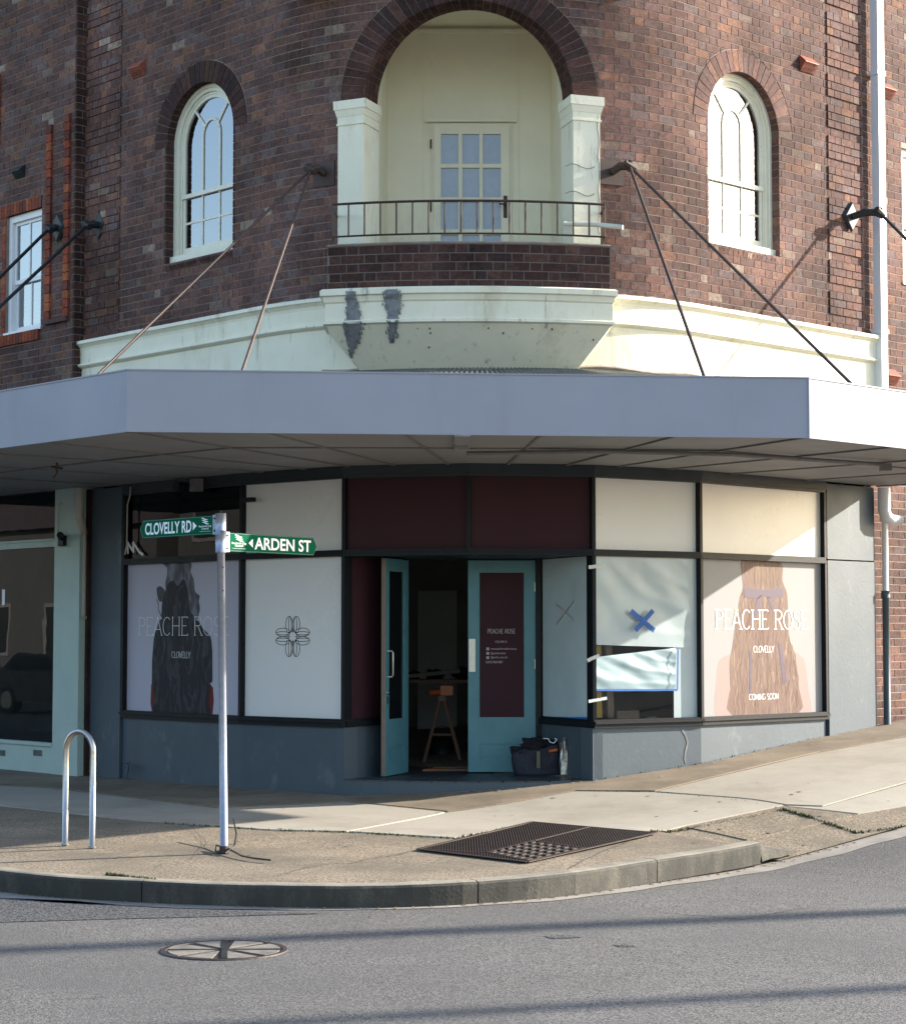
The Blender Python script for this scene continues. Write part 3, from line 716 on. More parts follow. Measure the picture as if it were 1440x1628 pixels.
# cement patches, raised a few millimetres, uneven edges
def bowlpt(px, py):
    # choose the profile height so the point lies on the bowl's front
    r = ray(px, py); best = None
    prof_ = [(4.96, -.01), (4.9, -.01), (4.845, .03), (4.665, .045), (4.63, .028), (4.61, .06), (4.2, .40)]
    for i in range(len(prof_) - 1):
        for t in (0, .1, .2, .3, .4, .5, .6, .7, .8, .9, 1):
            z = prof_[i][0] + (prof_[i + 1][0] - prof_[i][0]) * t; bk = prof_[i][1] + (prof_[i + 1][1] - prof_[i][1]) * t - .007
            tt = (z - EYE) / r[2]; x, y = r[0] * tt, r[1] * tt; yy = BYF + bk + BR - math.sqrt(BR * BR - (x - BXC) ** 2)
            if best is None or abs(y - yy) < best[0]: best = (abs(y - yy), x, yy, z)
    return best[1:]
for cx, wds, y0, y1, lean in ((557, 9, 463, 566, 5), (622, 8, 460, 545, 3)):
    m = MB(); rows = []
    for k in range(22):
        t = k / 21; y = y0 + (y1 - y0) * t; c = cx + lean * math.sin(t * 3) + rnd.uniform(-1, 1); w = wds * (1.0 + .35 * math.sin(t * 7 + cx)) * (1 if t < .75 else (1.02 - t) * 4)
        rows.append([bowlpt(c - w * f_ + (rnd.uniform(-1.5, 1.5) if abs(f_) == 1 else 0), y) for f_ in (-1, -.5, 0, .5, 1)])
    m.strip(rows)
    for _ in range(230):        # ragged feathered edge of trowelled cement
        t_ = rnd.random(); y = y0 + (y1 - y0) * t_; c = cx + lean * math.sin(t_ * 3); w = wds * (1.0 + .35 * math.sin(t_ * 7 + cx)) * (1 if t_ < .75 else (1.02 - t_) * 4)
        x = c + rnd.choice((-1, 1)) * w * (.8 + abs(rnd.gauss(0, .35))); r_ = .4 + 1.6 * rnd.random() ** 2
        m.face([tuple(q - (.0015 if i_ == 1 else 0) for i_, q in enumerate(bowlpt(x + r_ * math.cos(a_), y + 2.2 * r_ * math.sin(a_)))) for a_ in (.3, 1.7, 3.0, 4.5)])
    m.build('cement_patch', M['cement'], bldg)
# small chips and screw holes, and hairline cracks
m = MB()
for px, py in ((664, 522), (683, 521), (684, 526), (776, 524), (800, 527), (845, 526), (877, 524), (941, 544), (682, 555)):
    c = bowlpt(px, py); r = .005 + .005 * rnd.random(); m.face([(c[0] + r * math.cos(a), c[1] - .006, c[2] + 1.5 * r * math.sin(a)) for a in (0, 1, 2.2, 3.3, 4.4, 5.3)])
m.build('chip', M['iron'], bldg)
m = MB()
m.tube([(*bal(u, 1.385, .06), 5.405) for u in us], .014, 6); m.build('coping_mortar', M['mortarD'], bldg)

# ---- alcove behind the arch
YB = 21.35; XL, XR = -.70, 1.05
fa = Frame((XL, YB), (XR, YB))
m = MB()
m.face([(XL - .02, YB, 4.9), (XR + .02, YB, 4.9), (XR + .02, YB, 8.16), (XL - .02, YB, 8.16)])
m.build('alcove_wall', M['creamA'], bldg)
for sg, X, s in ((-1, XL, -1.165), (1, XR, .985)):
    a = path(s, -.28); m = MB(); m.face([(a[0], a[1], 4.9), (X, YB, 4.9), (X, YB, 8.16), (a[0], a[1], 8.16)]); m.build('alcove_side', M['creamA'], bldg)
m = MB(); m.face([(-1.6, 19.9, 8.15), (2.0, 19.9, 8.15), (2.0, YB + .1, 8.15), (-1.6, YB + .1, 8.15)]); m.build('alcove_ceiling', M['creamA'], bldg)
m = MB(); m.strip([[(*bal(u, 1.30, .14), 5.15) for u in us], [(BXC + 1.30 * u, 21.4, 5.15) for u in us]]); m.build('balcony_floor', M['conc'], bldg)
m = MB()
for px in (675, 822):
    u, _ = fa.hit(px, 200); m.fbox(fa, u - .012, u + .012, 5, 8.15, -.001, .012)
u0, _ = fa.hit(675, 200); u1, z1 = fa.hit(822, 190)
m.build('cover_batten', M['creamA'], bldg)
m = MB(); m.fbox(fa, fa.hit(600, 30)[0], fa.hit(890, 30)[0], 8.07, 8.11, 0, .05); m.build('ceiling_mould', M['creamA'], bldg)
m = MB(); zl = fa.hit(750, 192)[1]; m.fbox(fa, fa.hit(677, 1)[0], fa.hit(820, 1)[0], zl - .022, zl + .012, .0, .06); m.build('ledge', M['creamA'], bldg)
# the balcony door
du0, dz1 = fa.hit(686, 197); du1, _ = fa.hit(813, 197)
m = MB()
m.fbox(fa, du0, du0 + .022, 5.0, dz1, .002, .02); m.fbox(fa, du1 - .022, du1, 5, dz1, .002, .02); m.fbox(fa, du0 + .0225, du1 - .0225, dz1 - .02, dz1, .002, .02)
bd = m.build('balcony_door', M['creamA'], bldg)
cols = [(701, 728.5), (734.6, 761.6), (767, 795.5)]; rws = [(214, 261.6), (267.7, 315), (321.5, 365.5), (374, 425)]
cu = [(fa.hit(a, 1)[0], fa.hit(b, 1)[0]) for a, b in cols]; rz = [(fa.hit(700, b)[1], fa.hit(700, a)[1]) for a, b in rws]
m = MB(); U0, U1 = du0 + .024, du1 - .024
bars_u = [(U0, cu[0][0]), (cu[0][1], cu[1][0]), (cu[1][1], cu[2][0]), (cu[2][1], U1)]
for a, b in bars_u: m.fbox(fa, a, b, 5.0, dz1 - .022, .0, .035)
for k in range(3):
    a, b = cu[k]
    zs_ = [5.0] + [v for r in reversed(rz) for v in r] + [dz1 - .022]
    for q in range(0, len(zs_), 2): m.fbox(fa, a + .0005, b - .0005, zs_[q], zs_[q + 1], 0, .034)
leaf_b = m.build('door_leaf', M['creamA'], bd)
for a, b in cu:
    for z0, z1 in rz:
        m = MB(); m.face([fa.p(a, z0, .014), fa.p(b, z0, .014), fa.p(b, z1, .014), fa.p(a, z1, .014)]); m.build('pane', M['glass'], bd)
        m = MB(); m.face([fa.p(a, z0, .004), fa.p(b, z0, .004), fa.p(b, z1, .004), fa.p(a, z1, .004)]); m.build('curtain', M['lace'], bd)
m = MB()
u, z = fa.hit(803, 330); m.fbox(fa, u - .02, u + .02, z - .12, z + .12, .036, .042); m.tube([fa.p(u, z + .02, .042), fa.p(u, z + .02, .09), fa.p(u - .07, z + .02, .095)], .009, 8)
m.build('handle', M['iron'], bd)
m = MB()
for py in (230, 330): m = MB(); u, z = fa.hit(685, py); m.tube([fa.p(u, z - .05, .03), fa.p(u, z + .05, .03)], .009, 8); m.build('hinge', M['iron'], bd)

# ---- pilasters with capitals
for a, b in ((-1.445, -1.155), (.975, 1.262)):
    m = MB(); pa = .0
    def col(m, s0, s1, z0, z1, o0, o1): m.hexa([P(s0, z0, o0), P(s1, z0, o0), P(s1, z1, o0), P(s0, z1, o0)], [P(s0, z0, o1), P(s1, z0, o1), P(s1, z1, o1), P(s0, z1, o1)])
    col(m, a, b, 5.35, 6.742, -.345, .022)
    for z0, z1, g0, g1 in ((6.742, 6.762, .012, .012), (6.762, 6.83, .004, .006), (6.83, 6.90, .010, .026), (6.90, 6.99, .034, .036)):
        m.hexa([P(a - g0, z0, -.345), P(b + g0, z0, -.345), P(b + g0, z0, .022 + g0), P(a - g0, z0, .022 + g0)], [P(a - g1, z1, -.345), P(b + g1, z1, -.345), P(b + g1, z1, .022 + g1), P(a - g1, z1, .022 + g1)])
    m.build('pilaster', M['creamW'] if 0 else M['cream'], bldg)
# cracks on the right pilaster: thin dark raised mortar lines
m = MB()
for y in (264, 307):
    m.tube([P(wall(899 + k * 4.2, y, .03)[0], wall(899 + k * 4.2, y - 4 * math.sin(k * .55) + rnd.uniform(-.6, .6), .03)[1], .023 if k > 2 else .015) for k in range(12)], .004, 5)
m.build('crack', M['mortarD'], bldg)
m = MB(); m.tube([P(1.25, z, .024) if int(z * 9) % 3 else P(1.236, z, .024) for z in rng(5.6, 6.85, .09)], .0035, 5); m.build('crack', M['mortarD'], bldg)

# ---- balcony railing
m = MB()
zr1, zr0 = atY(745, 319, 19.38)[2], atY(745, 371, 19.38)[2]
rail_us = [-1 + 2 * k / 20 for k in range(21)]
HW = 1.335
for z, w in ((zr1, .013), (zr0, .010)):
    m.tube([(BXC - HW, 20.15, z)] + [(*bal(u, HW, .10), z) for u in rail_us] + [(BXC + HW, 20.15, z)], w, 6)
rl = m.build('railing', M['rail'], bldg)
for k in range(18):
    u = -1 + 2 * k / 17; x, y = bal(u, HW, .10); m = MB(); m.tube([(x, y, zr0), (x, y, zr1)], .009 if k % 4 else .011, 6); m.build('baluster', M['rail'], rl)
for sg in (-1, 1):
    for yy in (19.75, 20.0):
        m = MB(); x = BXC + sg * HW; m.tube([(x, yy, zr0), (x, yy, zr1)], .009, 6); m.build('baluster', M['rail'], rl)
    m = MB(); m.tube([(BXC + sg * HW, 19.7, zr0), (BXC + sg * (HW - .02), 19.7, 5.40)], .011, 6); m.build('railing_foot', M['rail'], rl)
# overflow pipe stub on the balcony
m = MB(); a = atY(897, 356, 19.75); b = atY(990, 361, 19.45); m.tube([a, ((a[0] + b[0]) / 2, 19.6, (a[2] + b[2]) / 2 + .01), b], .024, 12); m.build('overflow_pipe', M['creamW'], bldg, True)

# ---- arched sash windows
def bars(m, fr, pts, w, o0, o1):
    for (a, za), (b, zb) in zip(pts, pts[1:]):
        d = (b - a, zb - za); L = math.hypot(*d) or 1; n = (-d[1] / L * w / 2, d[0] / L * w / 2); e = (d[0] / L * w * .1, d[1] / L * w * .1)
        q = [(a - n[0] - e[0], za - n[1] - e[1]), (b - n[0] + e[0], zb - n[1] + e[1]), (b + n[0] + e[0], zb + n[1] + e[1]), (a + n[0] - e[0], za + n[1] - e[1])]
        m.hexa([fr.p(u, z, o0) for u, z in q], [fr.p(u, z, o1) for u, z in q])
def arched_window(o, fmt):
    fr = WF(o.sc - o.a, o.sc + o.a, -.14); W = fr.L; c = W / 2; zs = o.zs; z0 = o.z0 + .01
    def outl(r, n=24): return [(c - (W / 2 - r), z0), ] + [(c - (W / 2 - r) * math.cos(math.pi * k / n), zs + (o.b - r) * math.sin(math.pi * k / n)) for k in range(n + 1)] + [(c + (W / 2 - r), z0)]
    m = MB()
    for r0, r1, f0, f1 in ((0.0, .035, -.02, .045), (.035, .075, -.02, .025), (.075, .10, -.02, .0)):
        A, B = outl(r0), outl(r1)
        m.strip([[fr.p(*p, f0) for p in A], [fr.p(*p, f1) for p in A], [fr.p(*p, f1) for p in B], [fr.p(*p, f0) for p in B]])
    m.fbox(fr, .0, W, z0 - .0, z0 + .07, -.02, .09)
    w = m.build('window', M['creamW'], bldg)
    zm = 6.43
    # lower sash
    m = MB(); e = .105
    m.fbox(fr, e, e + .04, z0 + .07, zm, -.04, -.012); m.fbox(fr, W - e - .04, W - e, z0 + .07, zm, -.04, -.012)
    m.fbox(fr, e + .0405, W - e - .0405, z0 + .07, z0 + .16, -.04, -.0125); m.fbox(fr, e, W - e, zm - .02, zm + .025, -.04, .012)
    i0, i1 = e + .04, W - e - .04
    for k in (1, 2): u = i0 + (i1 - i0) * k / 3; m.fbox(fr, u - .011, u + .011, z0 + .16, zm - .02, -.04, -.016)
    zh = (z0 + .16 + zm - .02) / 2; m.fbox(fr, i0, i1, zh - .011, zh + .011, -.04, -.018)
    m.build('sash', M['creamW'], w)
    m = MB(); A, B = outl(.10), outl(.14); A[0] = (A[0][0], zm + .02); A[-1] = (A[-1][0], zm + .02); B[0] = (B[0][0], zm + .02); B[-1] = (B[-1][0], zm + .02)
    m.strip([[fr.p(*p, -.04) for p in A], [fr.p(*p, -.008) for p in A], [fr.p(*p, -.008) for p in B], [fr.p(*p, -.04) for p in B]])
    ua, ub = i0 + (i1 - i0) / 3, i0 + 2 * (i1 - i0) / 3; zr = 7.06; rr = (ub - ua) / 2
    inner = [(ua, zm + .02), (ua, zr)] + [(c - rr * math.cos(math.pi * k / 10), zr + rr * 1.1 * math.sin(math.pi * k / 10)) for k in range(1, 10)] + [(ub, zr), (ub, zm + .02)]
    bars(m, fr, inner, .024, -.036, -.012)
    for sg in (-1, 1):
        a0 = (c + sg * rr * .8, zr + rr * .75); t = math.radians(52); a1 = (c + sg * (W / 2 - .13) * math.cos(t), zs + (o.b - .13) * math.sin(t)); bars(m, fr, [a0, a1], .024, -.036, -.0125)
    m.build('sash', M['creamW'], w)
    m = MB(); m.face([fr.p(*p, -.026) for p in outl(.11)][::-1]); m.build('pane', M['skyglass'], w)
    m = MB(); rows = []
    for k in range(60):
        u = .1 + (W - .2) * k / 59; h = zs + o.b * math.sqrt(max(0, 1 - ((u - c) / (W / 2)) ** 2)) - .06; of = -.12 + .018 * math.sin(k * 1.3)
        rows.append([fr.p(u, z0, of), fr.p(u, h, of)])
    m.strip(rows); m.build('curtain', M['curtain'] , w)
    return w
arched_window(OPS[0], 0); arched_window(OPS[1], 0)

# ---- terracotta air vents
def air_vent(px, py, w, off, parent, mt=None, dark=False):
    s, z = wall(px, py, off); fr = WF(s - .2, s + .2, off); c = fr.L / 2; m = MB(); h = w * .62
    mt = mt or M['terra']
    # hooded top
    m.hexa([fr.p(c - w / 2, z + h * .1, .0), fr.p(c + w / 2, z + h * .1, .0), fr.p(c + w / 2, z + h / 2 + .03, .0), fr.p(c - w / 2, z + h / 2 + .03, .0)],
           [fr.p(c - w / 2, z + h * .1, .085), fr.p(c + w / 2, z + h * .1, .085), fr.p(c + w / 2, z + h * .16, .085), fr.p(c - w / 2, z + h * .16, .085)])
    m.hexa([fr.p(c - w / 2, z - h / 2, .0), fr.p(c + w / 2, z - h / 2, .0), fr.p(c + w / 2, z + h * .1, 0), fr.p(c - w / 2, z + h * .1, .0)],
           [fr.p(c - w / 2, z - h / 2, .012), fr.p(c + w / 2, z - h / 2, .012), fr.p(c + w / 2, z + h * .1, .075), fr.p(c - w / 2, z + h * .1, .075)])
    o = m.build('air_vent', mt, parent)
    m = MB()
    for i in range(5):
        for j in range(3):
            u = c - w * .42 + w * .84 * (i + .5 + (.2 if j % 2 else -.2)) / 5; t = (j + .5) / 3; zz = z - h * .45 + h * .5 * t; of = .014 + .052 * (h * .05 + h * .5 * t) / (h * .6)
            m.face([fr.p(u - .010, zz, of + .006), fr.p(u, zz - .016, of + .004), fr.p(u + .010, zz, of + .006), fr.p(u, zz + .016, of + .012)])
    m.build('vent_holes', M['hole_shade'], o)['kind'] = 'stuff'
    return o
air_vent(222, 112, .24, 0, bldg); air_vent(1281, 105, .24, 0, bldg)

def inside_d(px, py): return 640 < px < 1060 and 1300 < py < 1380
# gum and oil spots trodden into the paving, and hairline cracks
m = MB()
for _ in range(170):
    px, py = rnd.uniform(0, 1440), rnd.uniform(1240, 1385); x, y = ghit(px, py, fn=gpx)
    if dist(x, y) < .15 or dist(x, y) > 5.3 or inside_d(px, py): continue
    r = .006 + .02 * rnd.random() ** 2; m.face([(x + r * (.8 + .4 * rnd.random()) * math.cos(a), y + r * math.sin(a), gpx(x, y) + .0025) for a in (0, .9, 1.8, 2.7, 3.6, 4.5, 5.4)])
tag(m.build('gum_spots', M['gum'], pavement), kind='stuff')
m = MB()
def crack(pts, w=.004, fn=gpx, dz=.003):
    ps = []
    for (x0, y0), (x1, y1) in zip(pts, pts[1:]):
        for k in range(7): t_ = k / 7; ps.append((x0 + (x1 - x0) * t_ + rnd.uniform(-2.2, 2.2), y0 + (y1 - y0) * t_ + rnd.uniform(-.8, .8)))
    q = [ghit(*p, fn=fn) for p in ps]
    L, R = [], []
    for i in range(len(q)):
        a_, b_ = q[max(i - 1, 0)], q[min(i + 1, len(q) - 1)]; d = (b_[0] - a_[0], b_[1] - a_[1]); l = math.hypot(*d) or 1; ww = w * (.4 + rnd.random())
        L.append((q[i][0] - d[1] / l * ww, q[i][1] + d[0] / l * ww, fn(*q[i]) + dz)); R.append((q[i][0] + d[1] / l * ww, q[i][1] - d[0] / l * ww, fn(*q[i]) + dz))
    m.strip([R, L])
crack([(60, 1330), (150, 1345), (250, 1352)]); crack([(420, 1395), (520, 1372), (640, 1366)]); crack([(560, 1372), (600, 1362), (668, 1352)], .006); crack([(900, 1383), (960, 1352), (1010, 1335)]); crack([(300, 1310), (330, 1340), (300, 1372)], .003)
crack([(0, 1345), (90, 1352)], .003)
m.build('hairline_cracks', M['gum'], pavement)['kind'] = 'stuff'
m = MB(); crack([(1040, 1450), (1180, 1462), (1300, 1440)], .004, gr, .002); crack([(80, 1590), (180, 1585)], .003, gr, .002)
m.build('road_cracks', M['gum'], road)['kind'] = 'stuff'

# ================================================================ ground floor shop front
SV = [wall(x, 800)[0] for x in (200, 386, 548, 745, 942, 1111, 1308)]
FAC = [WF(a, b) for a, b in zip(SV, SV[1:])]
ZS, ZT0, ZT1, ZH = .735, 2.385, 2.45, 3.165
def cornerbox(m, s, w, z0, z1, o0, o1):
    q = path(s); t = (-q[3], q[2]); n = (q[2], q[3]); p = lambda a, o, z: (q[0] + t[0] * a + n[0] * o, q[1] + t[1] * a + n[1] * o, z)
    m.hexa([p(-w, o0, z0), p(w, o0, z0), p(w, o0, z1), p(-w, o0, z1)], [p(-w, o1, z0), p(w, o1, z0), p(w, o1, z1), p(-w, o1, z1)])
# piers
def pier(s0, s1, z0, z1, o0=-.25, o1=.03):
    m = MB(); m.hexa([P(s0, z0, o0), P(s1, z0, o0), P(s1, z1, o0), P(s0, z1, o0)], [P(s0, z0, o1), P(s1, z0, o1), P(s1, z1, o1), P(s0, z1, o1)]); return m.build('pier', M['slate'], bldg)
pier(-5.80, SV[0] - .03, -.3, ZH + .1); pier(SV[6] + .03, 5.56, -.1, 2.42); pier(SV[6] + .03, 5.56, 2.435, ZH + .1, o1=.026)
# stall risers
for k in (0, 1, 4, 5):
    fr = FAC[k]; m = MB(); m.fbox(fr, -.012 if k in (0, 4) else 0.001, fr.L + .0, -.3, ZS - .05, -.2, .0); m.build('stall_riser', M['slate'], bldg)
# sills, heads, transom rails (profiled black timber)
for k in (0, 1, 4, 5):
    fr = FAC[k]; L = fr.L
    for z0, z1, o in ((ZS - .052, ZS - .012, .035), (ZS - .011, ZS + .012, .055), (ZS + .0125, ZS + .03, .025)):
        m = MB(); m.fbox(fr, -.015, L + .015, z0, z1, -.12, o + .0005 * k); m.build('window_sill', M['black'], bldg)
for k in range(6):
    fr = FAC[k]; L = fr.L; e = .0007 * k
    m = MB(); m.fbox(fr, -.01, L + .01, ZT0, ZT0 + .028, -.12, .035 + e); m.fbox(fr, -.01, L + .01, ZT0 + .0285, ZT1, -.12, .022 + e); m.build('transom_rail', M['black'], bldg)
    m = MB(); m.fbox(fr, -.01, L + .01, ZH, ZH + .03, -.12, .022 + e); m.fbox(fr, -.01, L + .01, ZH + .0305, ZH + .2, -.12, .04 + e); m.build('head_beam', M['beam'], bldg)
for i, s in enumerate(SV):
    m = MB(); z0 = ZS + .03 if i != 3 else ZT1
    cornerbox(m, s, .019, z0, ZT0 - .0, -.12, .03) if i != 3 else None
    cornerbox(m, s, .0195, ZT1, ZH, -.12, .026); m.build('mullion', M['black'], bldg)
def panel(fr, z0, z1, mt, off=-.03, name='window_panel', u0=.015, u1=None, parent=None):
    m = MB(); m.fbox(fr, u0, (fr.L - .015) if u1 is None else u1, z0, z1, off - .01, off); return m.build(name, mt, parent or bldg)
def glasspane(fr, z0, z1, mt, off=-.03, u0=.015, u1=None, parent=None):
    m = MB(); u1 = fr.L - .015 if u1 is None else u1
    m.face([fr.p(u0, z0, off), fr.p(u1, z0, off), fr.p(u1, z1, off), fr.p(u0, z1, off)]); return m.build('glass_pane', mt, parent or bldg)
ZB0 = ZS + .025
glasspane(FAC[0], ZT1, ZH, M['glassD'])
for k, mt in ((1, 'film'), (2, 'maroon'), (3, 'maroon'), (4, 'film'), (5, 'film')): panel(FAC[k], ZT1 - .003, ZH + .003, M[mt])
posL = panel(FAC[0], ZB0, ZT0 + .003, M['posterL'], name='poster'); posL['label'] = 'lavender grey poster with a dark smoky figure'
clover = panel(FAC[1], ZB0, ZT0 + .003, M['film']); clover['label'] = 'off white window panel with a four leaf line emblem'
posR = panel(FAC[5], ZB0, ZT0 + .003, M['posterR'], name='poster'); posR['label'] = 'white poster of long auburn hair seen from behind'
gl4 = glasspane(FAC[4], ZB0, ZT0, M['glass'])
# inner light coloured reveal strips on posters
# ---- recess with the double doors
dY = 20.97
DL = (atY(648, 1000, 20.95)[0], 20.95); DR = (atY(851, 1000, 20.97)[0], 20.97)
fl = Frame(path(SV[2])[:2], (DL[0] - .05, DL[1])); frr = Frame((DR[0] + .05, DR[1]), path(SV[4])[:2]); fd = Frame(DL, DR)
stepz = .175
for fr, mt, nm in ((fl, 'maroon', 'window_panel'), (frr, 'plasticLift', 'covered_pane')):
    m = MB(); m.fbox(fr, .0, fr.L, -.2, ZS - .05, -.1, 0); m.build('stall_riser', M['slate'], bldg)
    m = MB(); m.fbox(fr, .01, fr.L - .01, ZS - .049, ZS + .012, -.1, .03); m.fbox(fr, .02, fr.L - .02, ZS + .0125, ZS + .028, -.08, .015); m.build('window_sill', M['black'], bldg)
    panel(fr, ZB0 + .003, ZT0, M[mt], -.02, nm)
m = MB(); m.fbox(fd, -.055, .0, stepz, ZT0, -.1, .03); m.fbox(fd, fd.L, fd.L + .055, stepz, ZT0, -.1, .03); m.fbox(fd, -.055, fd.L + .055, ZT0 - .0, ZT0 + .05, -.1, .03)
m.build('door_frame', M['black'], bldg)
# recess ceiling
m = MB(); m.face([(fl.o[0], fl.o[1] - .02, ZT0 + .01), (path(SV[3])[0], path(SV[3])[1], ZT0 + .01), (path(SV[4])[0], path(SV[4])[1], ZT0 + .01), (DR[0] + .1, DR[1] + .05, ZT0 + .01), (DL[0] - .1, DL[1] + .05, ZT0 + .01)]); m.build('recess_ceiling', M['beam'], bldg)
# the step: body, then its tiles
stp = [path(SV[2] + (SV[4] - SV[2]) * t, .0)[:2] for t in [i / 12 for i in range(13)]]
m = MB(); out = [(x, y) for x, y in stp] + [(DR[0] + .12, DR[1] + .5), (DL[0] - .12, DL[1] + .5)]
m.prism([(x, y, -.2) for x, y in out], [(x, y, stepz - .012) for x, y in out]); fix_normals(m.build('doorstep', M['slate'], bldg))
m = MB(); m.face([(x, y, stepz - .006) for x, y in [(CC[0] + (x - CC[0]) * .998, CC[1] + (y - CC[1]) * .998) for x, y in stp] + [(DR[0] + .1, DR[1] - .03), (DL[0] - .1, DL[1] - .03)]]); m.build('tile_bed', M['mortar'], bldg)
for i in range(11):
    t0, t1 = i / 11 + .003, (i + 1) / 11 - .003
    a = path(SV[2] + (SV[4] - SV[2]) * t0, .006); b = path(SV[2] + (SV[4] - SV[2]) * t1, .006)
    for q0, q1 in ((.0, .34), (.35, .97)):
        def mixp(p, t, q): X = DL[0] - .02 + (DR[0] - DL[0] + .04) * t; return (p[0] + (X - p[0]) * q, p[1] + (20.93 - p[1]) * q)
        c = [mixp(a, t0, q0), mixp(b, t1, q0), mixp(b, t1, q1), mixp(a, t0, q1)]
        m = MB(); m.prism([(x, y, stepz - .012) for x, y in c], [(x, y, stepz) for x, y in c]); m.build('tile', M['tile'], bldg)
def spots(n, f):
    m = MB()
    for _ in range(n):
        x, y, z = f(); r = .004 + .012 * rnd.random() ** 2; k = [a + rnd.random() * .5 for a in (0, 1.2, 2.3, 3.4, 4.6, 5.4)]
        m.face([(x + r * math.cos(a), y + r * math.sin(a), z) for a in k])
    return m
# paint flakes and plaster crumbs
def fz():
    t = rnd.random(); p = path(SV[2] + (SV[4] - SV[2]) * t, -rnd.random() * .5 + .0); return (p[0], p[1], stepz + .004)
tag(spots(46, fz).build('plaster_crumbs', M['insideW'], bldg), kind='stuff')
def fg():
    px = rnd.uniform(560, 1380); s, _ = wall(px, 1200); p = path(s, .03 + abs(rnd.gauss(0, .12))); return (p[0], p[1], gp(p[0], p[1]) + .01)
tag(spots(110, fg).build('plaster_flakes', M['insideW']), kind='stuff', label='pale plaster flakes scattered at the foot of the shop wall')

def door_leaf(fr, W, mt, poster, label):
    z0, z1 = stepz + .012, ZT0 - .01; T = .045; st = .105
    m = MB()
    m.fbox(fr, 0, st, z0, z1, -T, 0); m.fbox(fr, W - st, W, z0, z1, -T, 0)
    zp0, zp1 = .735, 2.265
    m.fbox(fr, st + .0005, W - st - .0005, z1 - (z1 - zp1), z1, -T + .001, -.001); m.fbox(fr, st + .0005, W - st - .0005, z0 + .30, zp0, -T + .001, -.001); m.fbox(fr, st + .0005, W - st - .0005, z0, z0 + .12, -T + .001, -.001)
    d = m.build('door', mt, bldg); d['label'] = label
    m = MB(); a, b, c, e = st, W - st, z0 + .12, z0 + .30
    m.fbox(fr, a, b, c, e, -T + .01, -.018); m.fbox(fr, a + .05, b - .05, c + .045, e - .045, -.018, -.008)
    for u0, u1, q0, q1 in ((a, b, c, c + .012), (a, b, e - .012, e), (a, a + .012, c + .0125, e - .0125), (b - .012, b, c + .0125, e - .0125)): m.fbox(fr, u0, u1, q0, q1, -.018, -.002)
    m.build('door_panel', mt, d)
    m = MB()
    for u0, u1, q0, q1 in ((a, b, zp0, zp0 + .015), (a, b, zp1 - .015, zp1), (a, a + .015, zp0 + .0155, zp1 - .0155), (b - .015, b, zp0 + .0155, zp1 - .0155)): m.fbox(fr, u0, u1, q0, q1, -.03, -.006)
    m.build('glazing_bead', mt, d)
    m = MB(); m.fbox(fr, a + .015, b - .015, zp0 + .015, zp1 - .015, -.026, -.02)
    m.build('door_poster' if poster else 'glass_pane', M['maroon'] if poster else M['carglass'], d)
    return d
ua = fd.hit(744, 1000)[0]
fR = Frame(fd.p(ua, 0)[:2], DR)
doorR = door_leaf(fR, fR.L, M['teal'], True, 'closed teal door leaf with a maroon glazed poster')
m = MB(); m.fbox(fR, .008, .075, 1.22, 1.56, .0, .003); m.build('push_plate', M['stainless'], doorR)
for z in (.5, 1.3, 2.1): m = MB(); m.tube([fR.p(fR.L - .004, z - .05, .006), fR.p(fR.L - .004, z + .05, .006)], .008, 8); m.build('hinge', M['stainless'], doorR)
# the open leaf: hinged at DL, swung out; its free edge is nearest the street
fe = atY(613, 1000, 20.31)[:2]
fL = Frame(fe, (DL[0] + .01, DL[1] - .02))
doorL = door_leaf(fL, fL.L, M['teal'], False, 'teal door leaf swung open towards the street')
m = MB(); m.fbox(fL, -.002, -.0, stepz + .02, ZT0 - .02, -.041, -.004); m.build('door_edge', M['wood'], doorL)
m = MB(); u = .055; m.tube([fL.p(u, 1.18, .0), fL.p(u, 1.18, .05), fL.p(u, 1.2, .06), fL.p(u, 1.42, .06), fL.p(u, 1.44, .05), fL.p(u, 1.44, 0)], .009, 8); m.build('handle', M['stainless'], doorL, True)
m = MB(); m.tube([fL.p(.05, 1.02, .0), fL.p(.05, 1.02, .02)], .022, 14); m.fbox(fL, .03, .07, .9, .98, .0, .004); m.build('lock', M['stainless'], doorL)
m = MB(); m.fbox(fL, -.006, -.003, .2, .42, -.035, -.012); m.build('kick_wear', M['wood'], doorL)

# ---- the shop's room behind
ins = MB()
zf = stepz - .003
def wl(m, a, b, z0, z1): m.face([(a[0], a[1], z0), (b[0], b[1], z0), (b[0], b[1], z1), (a[0], a[1], z1)])
wl(ins, (-3.0, 26), (4.2, 26), 0, 3.4); wl(ins, (-3.0, 22.15), (-3.0, 26), 0, 3.4); wl(ins, (4.2, 26), (4.2, 22.4), 0, 3.4)
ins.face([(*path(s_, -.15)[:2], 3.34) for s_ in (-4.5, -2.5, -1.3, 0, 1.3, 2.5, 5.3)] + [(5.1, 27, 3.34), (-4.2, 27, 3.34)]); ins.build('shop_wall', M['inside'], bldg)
m = MB(); m.face([(-.55, 20.99, zf), (1.0, 20.99, zf), (2.4, 21.0, zf), (4.2, 22.5, zf), (4.2, 26, zf), (-3, 26, zf), (-3, 22.2, zf), (-2.0, 21.25, zf)]); m.build('shop_floor', M['floorin'], bldg)
